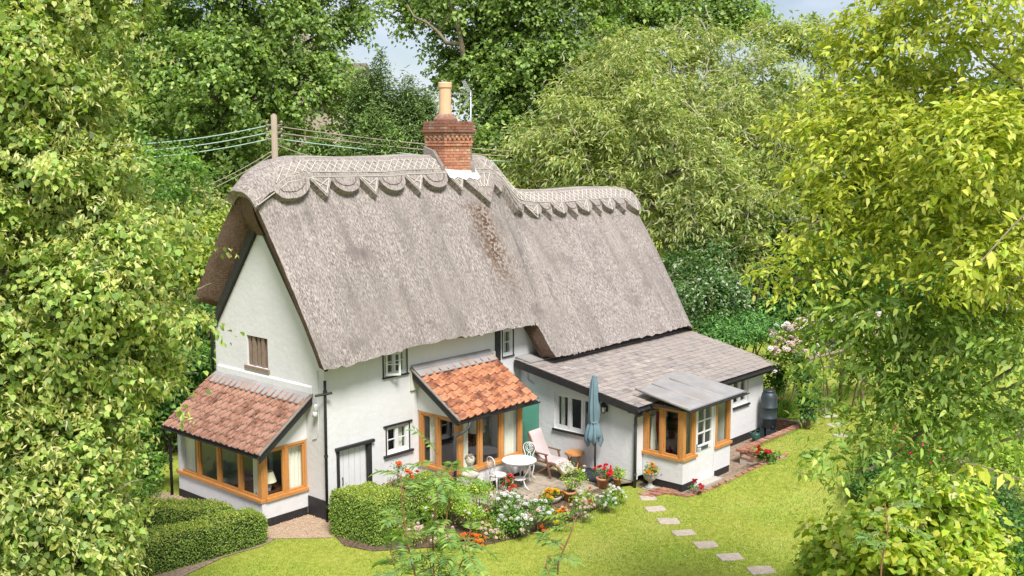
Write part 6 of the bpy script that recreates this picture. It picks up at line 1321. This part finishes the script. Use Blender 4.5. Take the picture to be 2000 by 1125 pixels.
def sapling(label,depth,stems,nl,seed,ll,pal=PAL_ROWAN,lo=.35):
    b=gbase(stems[0][0][0],depth); t=thing('rowan_sapling',label,'sapling',b,'pinnate leaved saplings in the foreground')
    S=[]
    for st in stems:
        q=[np.array([b[0],b[1],b[2]])]; p0=pt(st[0][0],st[0][1],depth); q.append(q[0]*.35+p0*.65); q+=[pt(x,y,depth+random.uniform(-.15,.15)) for x,y in st]; S.append(q)
    pinnate(t,S,nl,seed,ll,pal,lo=lo)
sapling('cluster of tall pinnate saplings in front of the flower bed',12.2,[[(850,1200),(845,1050),(852,960),(855,885)],[(845,1200),(868,1040),(880,960),(882,905)],[(830,1200),(800,1080),(785,985),(783,925)],[(860,1200),(905,1090),(918,1040)],[(820,1200),(775,1120),(762,1075)],[(850,1200),(840,1100),(830,1050)]],17,501,.38,lo=.3)
sapling('thin reddish sapling at the bottom centre of the lawn',10.5,[[(1085,1200),(1090,1100),(1115,1040),(1125,1010)],[(1060,1200),(1063,1120),(1070,1085)]],5,502,.34,lo=.5)
sapling('thin bluish sapling standing before the golden shrub',11.5,[[(1715,1220),(1722,1100),(1735,1030),(1728,985)]],8,503,.34,[(G(.10,.18,.07),3),(G(.13,.21,.06),2)],lo=.45)
# ---- golden shrub and neighbours, bottom right
PAL_GOLD=[(G(.27,.35,.04),4),(G(.35,.38,.055),3),(G(.20,.30,.04),3),(G(.36,.36,.12),1)]
shrub('golden_shrub','large golden-green leafy shrub at the bottom right',[gb(1780,1035,1.9,1.2),gb(1690,1065,1.35,.95),gb(1870,1075,1.45,1.1),gb(1780,1115,1.1,1.4),gb(1740,990,2.2,.55),gb(1655,1115,.95,.75)],1000,22,.28,.155,.112,PAL_GOLD,520,shell=.6,up=.8,six=True,sub=7)
shrub('box_ball','dark clipped bush beside the golden shrub',[gb(1588,1108,.45,.40),gb(1628,1078,.5,.34)],140,40,.12,.05,.03,PAL_LAUREL,521)
for i,(px,py,dp,r,pal,lb,fl) in enumerate(((1950,1020,17,.8,PAL_LAUREL,'dark shrub at the right edge behind the golden one',None),(1900,960,19,.7,[(G(.12,.14,.06),3),(G(.16,.16,.08),2)],'greyish perennial behind the golden shrub',None),(1960,920,20,.8,PAL_LIMEY,'yellow-green perennial at the right edge',None),(1785,890,22,.5,PAL_ROSE,'shrub with cerise flowers seen under the maple',[('blooms',26,.12,[(G(.7,.02,.12),1)],'cup')]),(1700,930,22,.5,PAL_LAUREL,'dark perennial under the maple branch',None),(1870,860,25,.9,PAL_LIMEY,'yellow flowering bank under the maple',[('blooms',60,.08,[(G(.7,.6,.1),1)],'cup')]),(1960,850,25,.9,PAL_GREEN,'green perennial far right under the maple',None),(1780,840,27,.8,[(G(.30,.32,.10),3),(G(.16,.22,.05),2)],'pale perennial bank beyond the lawn',None),(1990,1090,15,.8,PAL_LAUREL,'dark shrub in the bottom right corner',None))):
    r*=1.2; shrub('border_shrub',lb,[gb(px,py,.4+.75*r,r),gb(px+20,py+26,.4+.55*r,r*.85)],190,24,.28,.11,.06,pal,530+i,group='plants of the right hand border',flowers=fl)
# ---- pergola, climbing roses, ivy
pergp=[(13.35,-5.25),(14.6,-3.6),(16.2,-5.6),(17.2,-4.45),(18.6,-6.0),(19.2,-4.9)]
t=thing('rose_pergola','rustic timber pergola under the pink climbing roses','pergola',(16,-4.8,.4))
for (x,y) in pergp: MB().tube([(x,y,.35),(x+.03,y,2.5)],[.07,.055],8).build('post','old_timber',t,smooth=True)
for a,b_ in ((0,2),(1,3),(2,4),(3,5),(0,1),(2,3),(4,5)): MB().tube([(*pergp[a],2.48),(*pergp[b_],2.5)],.05,8).build('beam','old_timber',t,smooth=True)
def wl(x,y,z,r,rz): return (x,y,z,r,r,rz)
shrub('climbing_rose','pale pink climbing roses heaped over the pergola',[wl(14.8,-4.2,2.6,1.0,.7),wl(15.8,-4.8,2.8,1.1,.75),wl(16.8,-5.2,2.75,1.0,.7),wl(14.2,-4.0,2.2,.7,.8),wl(17.8,-5.4,2.7,1.0,.6),wl(15.2,-4.9,2.0,.6,.6)],520,26,.3,.085,.05,[(G(.16,.22,.045),3),(G(.24,.28,.05),3),(G(.12,.18,.03),3)],560,nst=1,flowers=[('roses',300,.16,[(G(.78,.5,.46),3),(G(.78,.66,.58),2)],'cup')],cat='rose')
shrub('ivy','dark ivy clothing the nearest pergola post',[wl(13.35,-5.25,.9,.28,.5),wl(13.4,-5.2,1.6,.32,.6),wl(13.5,-5.0,2.1,.35,.5)],150,26,.16,.09,.075,PAL_LAUREL,561,m=LMg); shrub('ivy','dark ivy on the pergola post behind the water butt',[wl(14.6,-3.6,1.4,.35,.6),wl(14.6,-3.7,2.0,.4,.5)],110,24,.18,.09,.075,PAL_LAUREL,562,m=LMg)
def blades(label,px,py,z,n,h,spread,seed,pal):
    rng=np.random.default_rng(seed); q=at(px,py,2,z); t=thing('daylily_clump',label,'plant',(q[0],q[1],z)); P=np.zeros((n,3)); P[:,0]=q[0]+rng.normal(0,spread,n); P[:,1]=q[1]+rng.normal(0,spread,n); P[:,2]=z; T=rng.normal(size=(n,3))*np.array([.35,.35,0])+np.array([0,0,1]); Nn=rng.normal(size=(n,3)); leaf_obj('blades',t,P,Nn,T,h*rng.uniform(.6,1.1,n),.03*rng.uniform(.7,1.2,n),pick(pal,n,rng),LM,belly=.4)
blades('tall grassy leaf clump behind the water butt',1525,812,.4,260,.95,.28,571,[(G(.13,.23,.04),3),(G(.18,.28,.05),2)])
shrub('pink_flower_clump','bushy plant with pink flowers at the extension corner',[lobe(1508,775,.9,.35,.4),lobe(1520,800,.6,.4,.4)],90,20,.18,.08,.04,PAL_GREEN,572,flowers=[('blooms',18,.1,[(G(.65,.12,.2),1)],'cup')],cat='flower')
# daisies in the lawn
rng=np.random.default_rng(9); n=150; X=rng.uniform(0,17,n);Y=rng.uniform(-10,-4.6,n); k=~inpoly(X,Y,PATH)&~inpoly(X,Y,BED); X=X[k];Y=Y[k]; n=len(X); P=np.stack([X,Y,hgt(X,Y)+.035],-1)
a=np.repeat(rng.uniform(0,6,n)[:,None],1,1)[:,0]; PP=np.repeat(P,3,0); A=np.repeat(a,3)+np.tile([0,2.1,4.2],n); T=np.stack([np.cos(A),np.sin(A),np.zeros(3*n)],-1)
tag(leaf_obj('fallen_petals',None,PP,np.tile([0,0,1.],(3*n,1)),T,.022,.022,np.tile([.75,.74,.7],(3*n,1)),FLW),'white daisies and petals dotted over the lawn','daisies',kind='stuff')
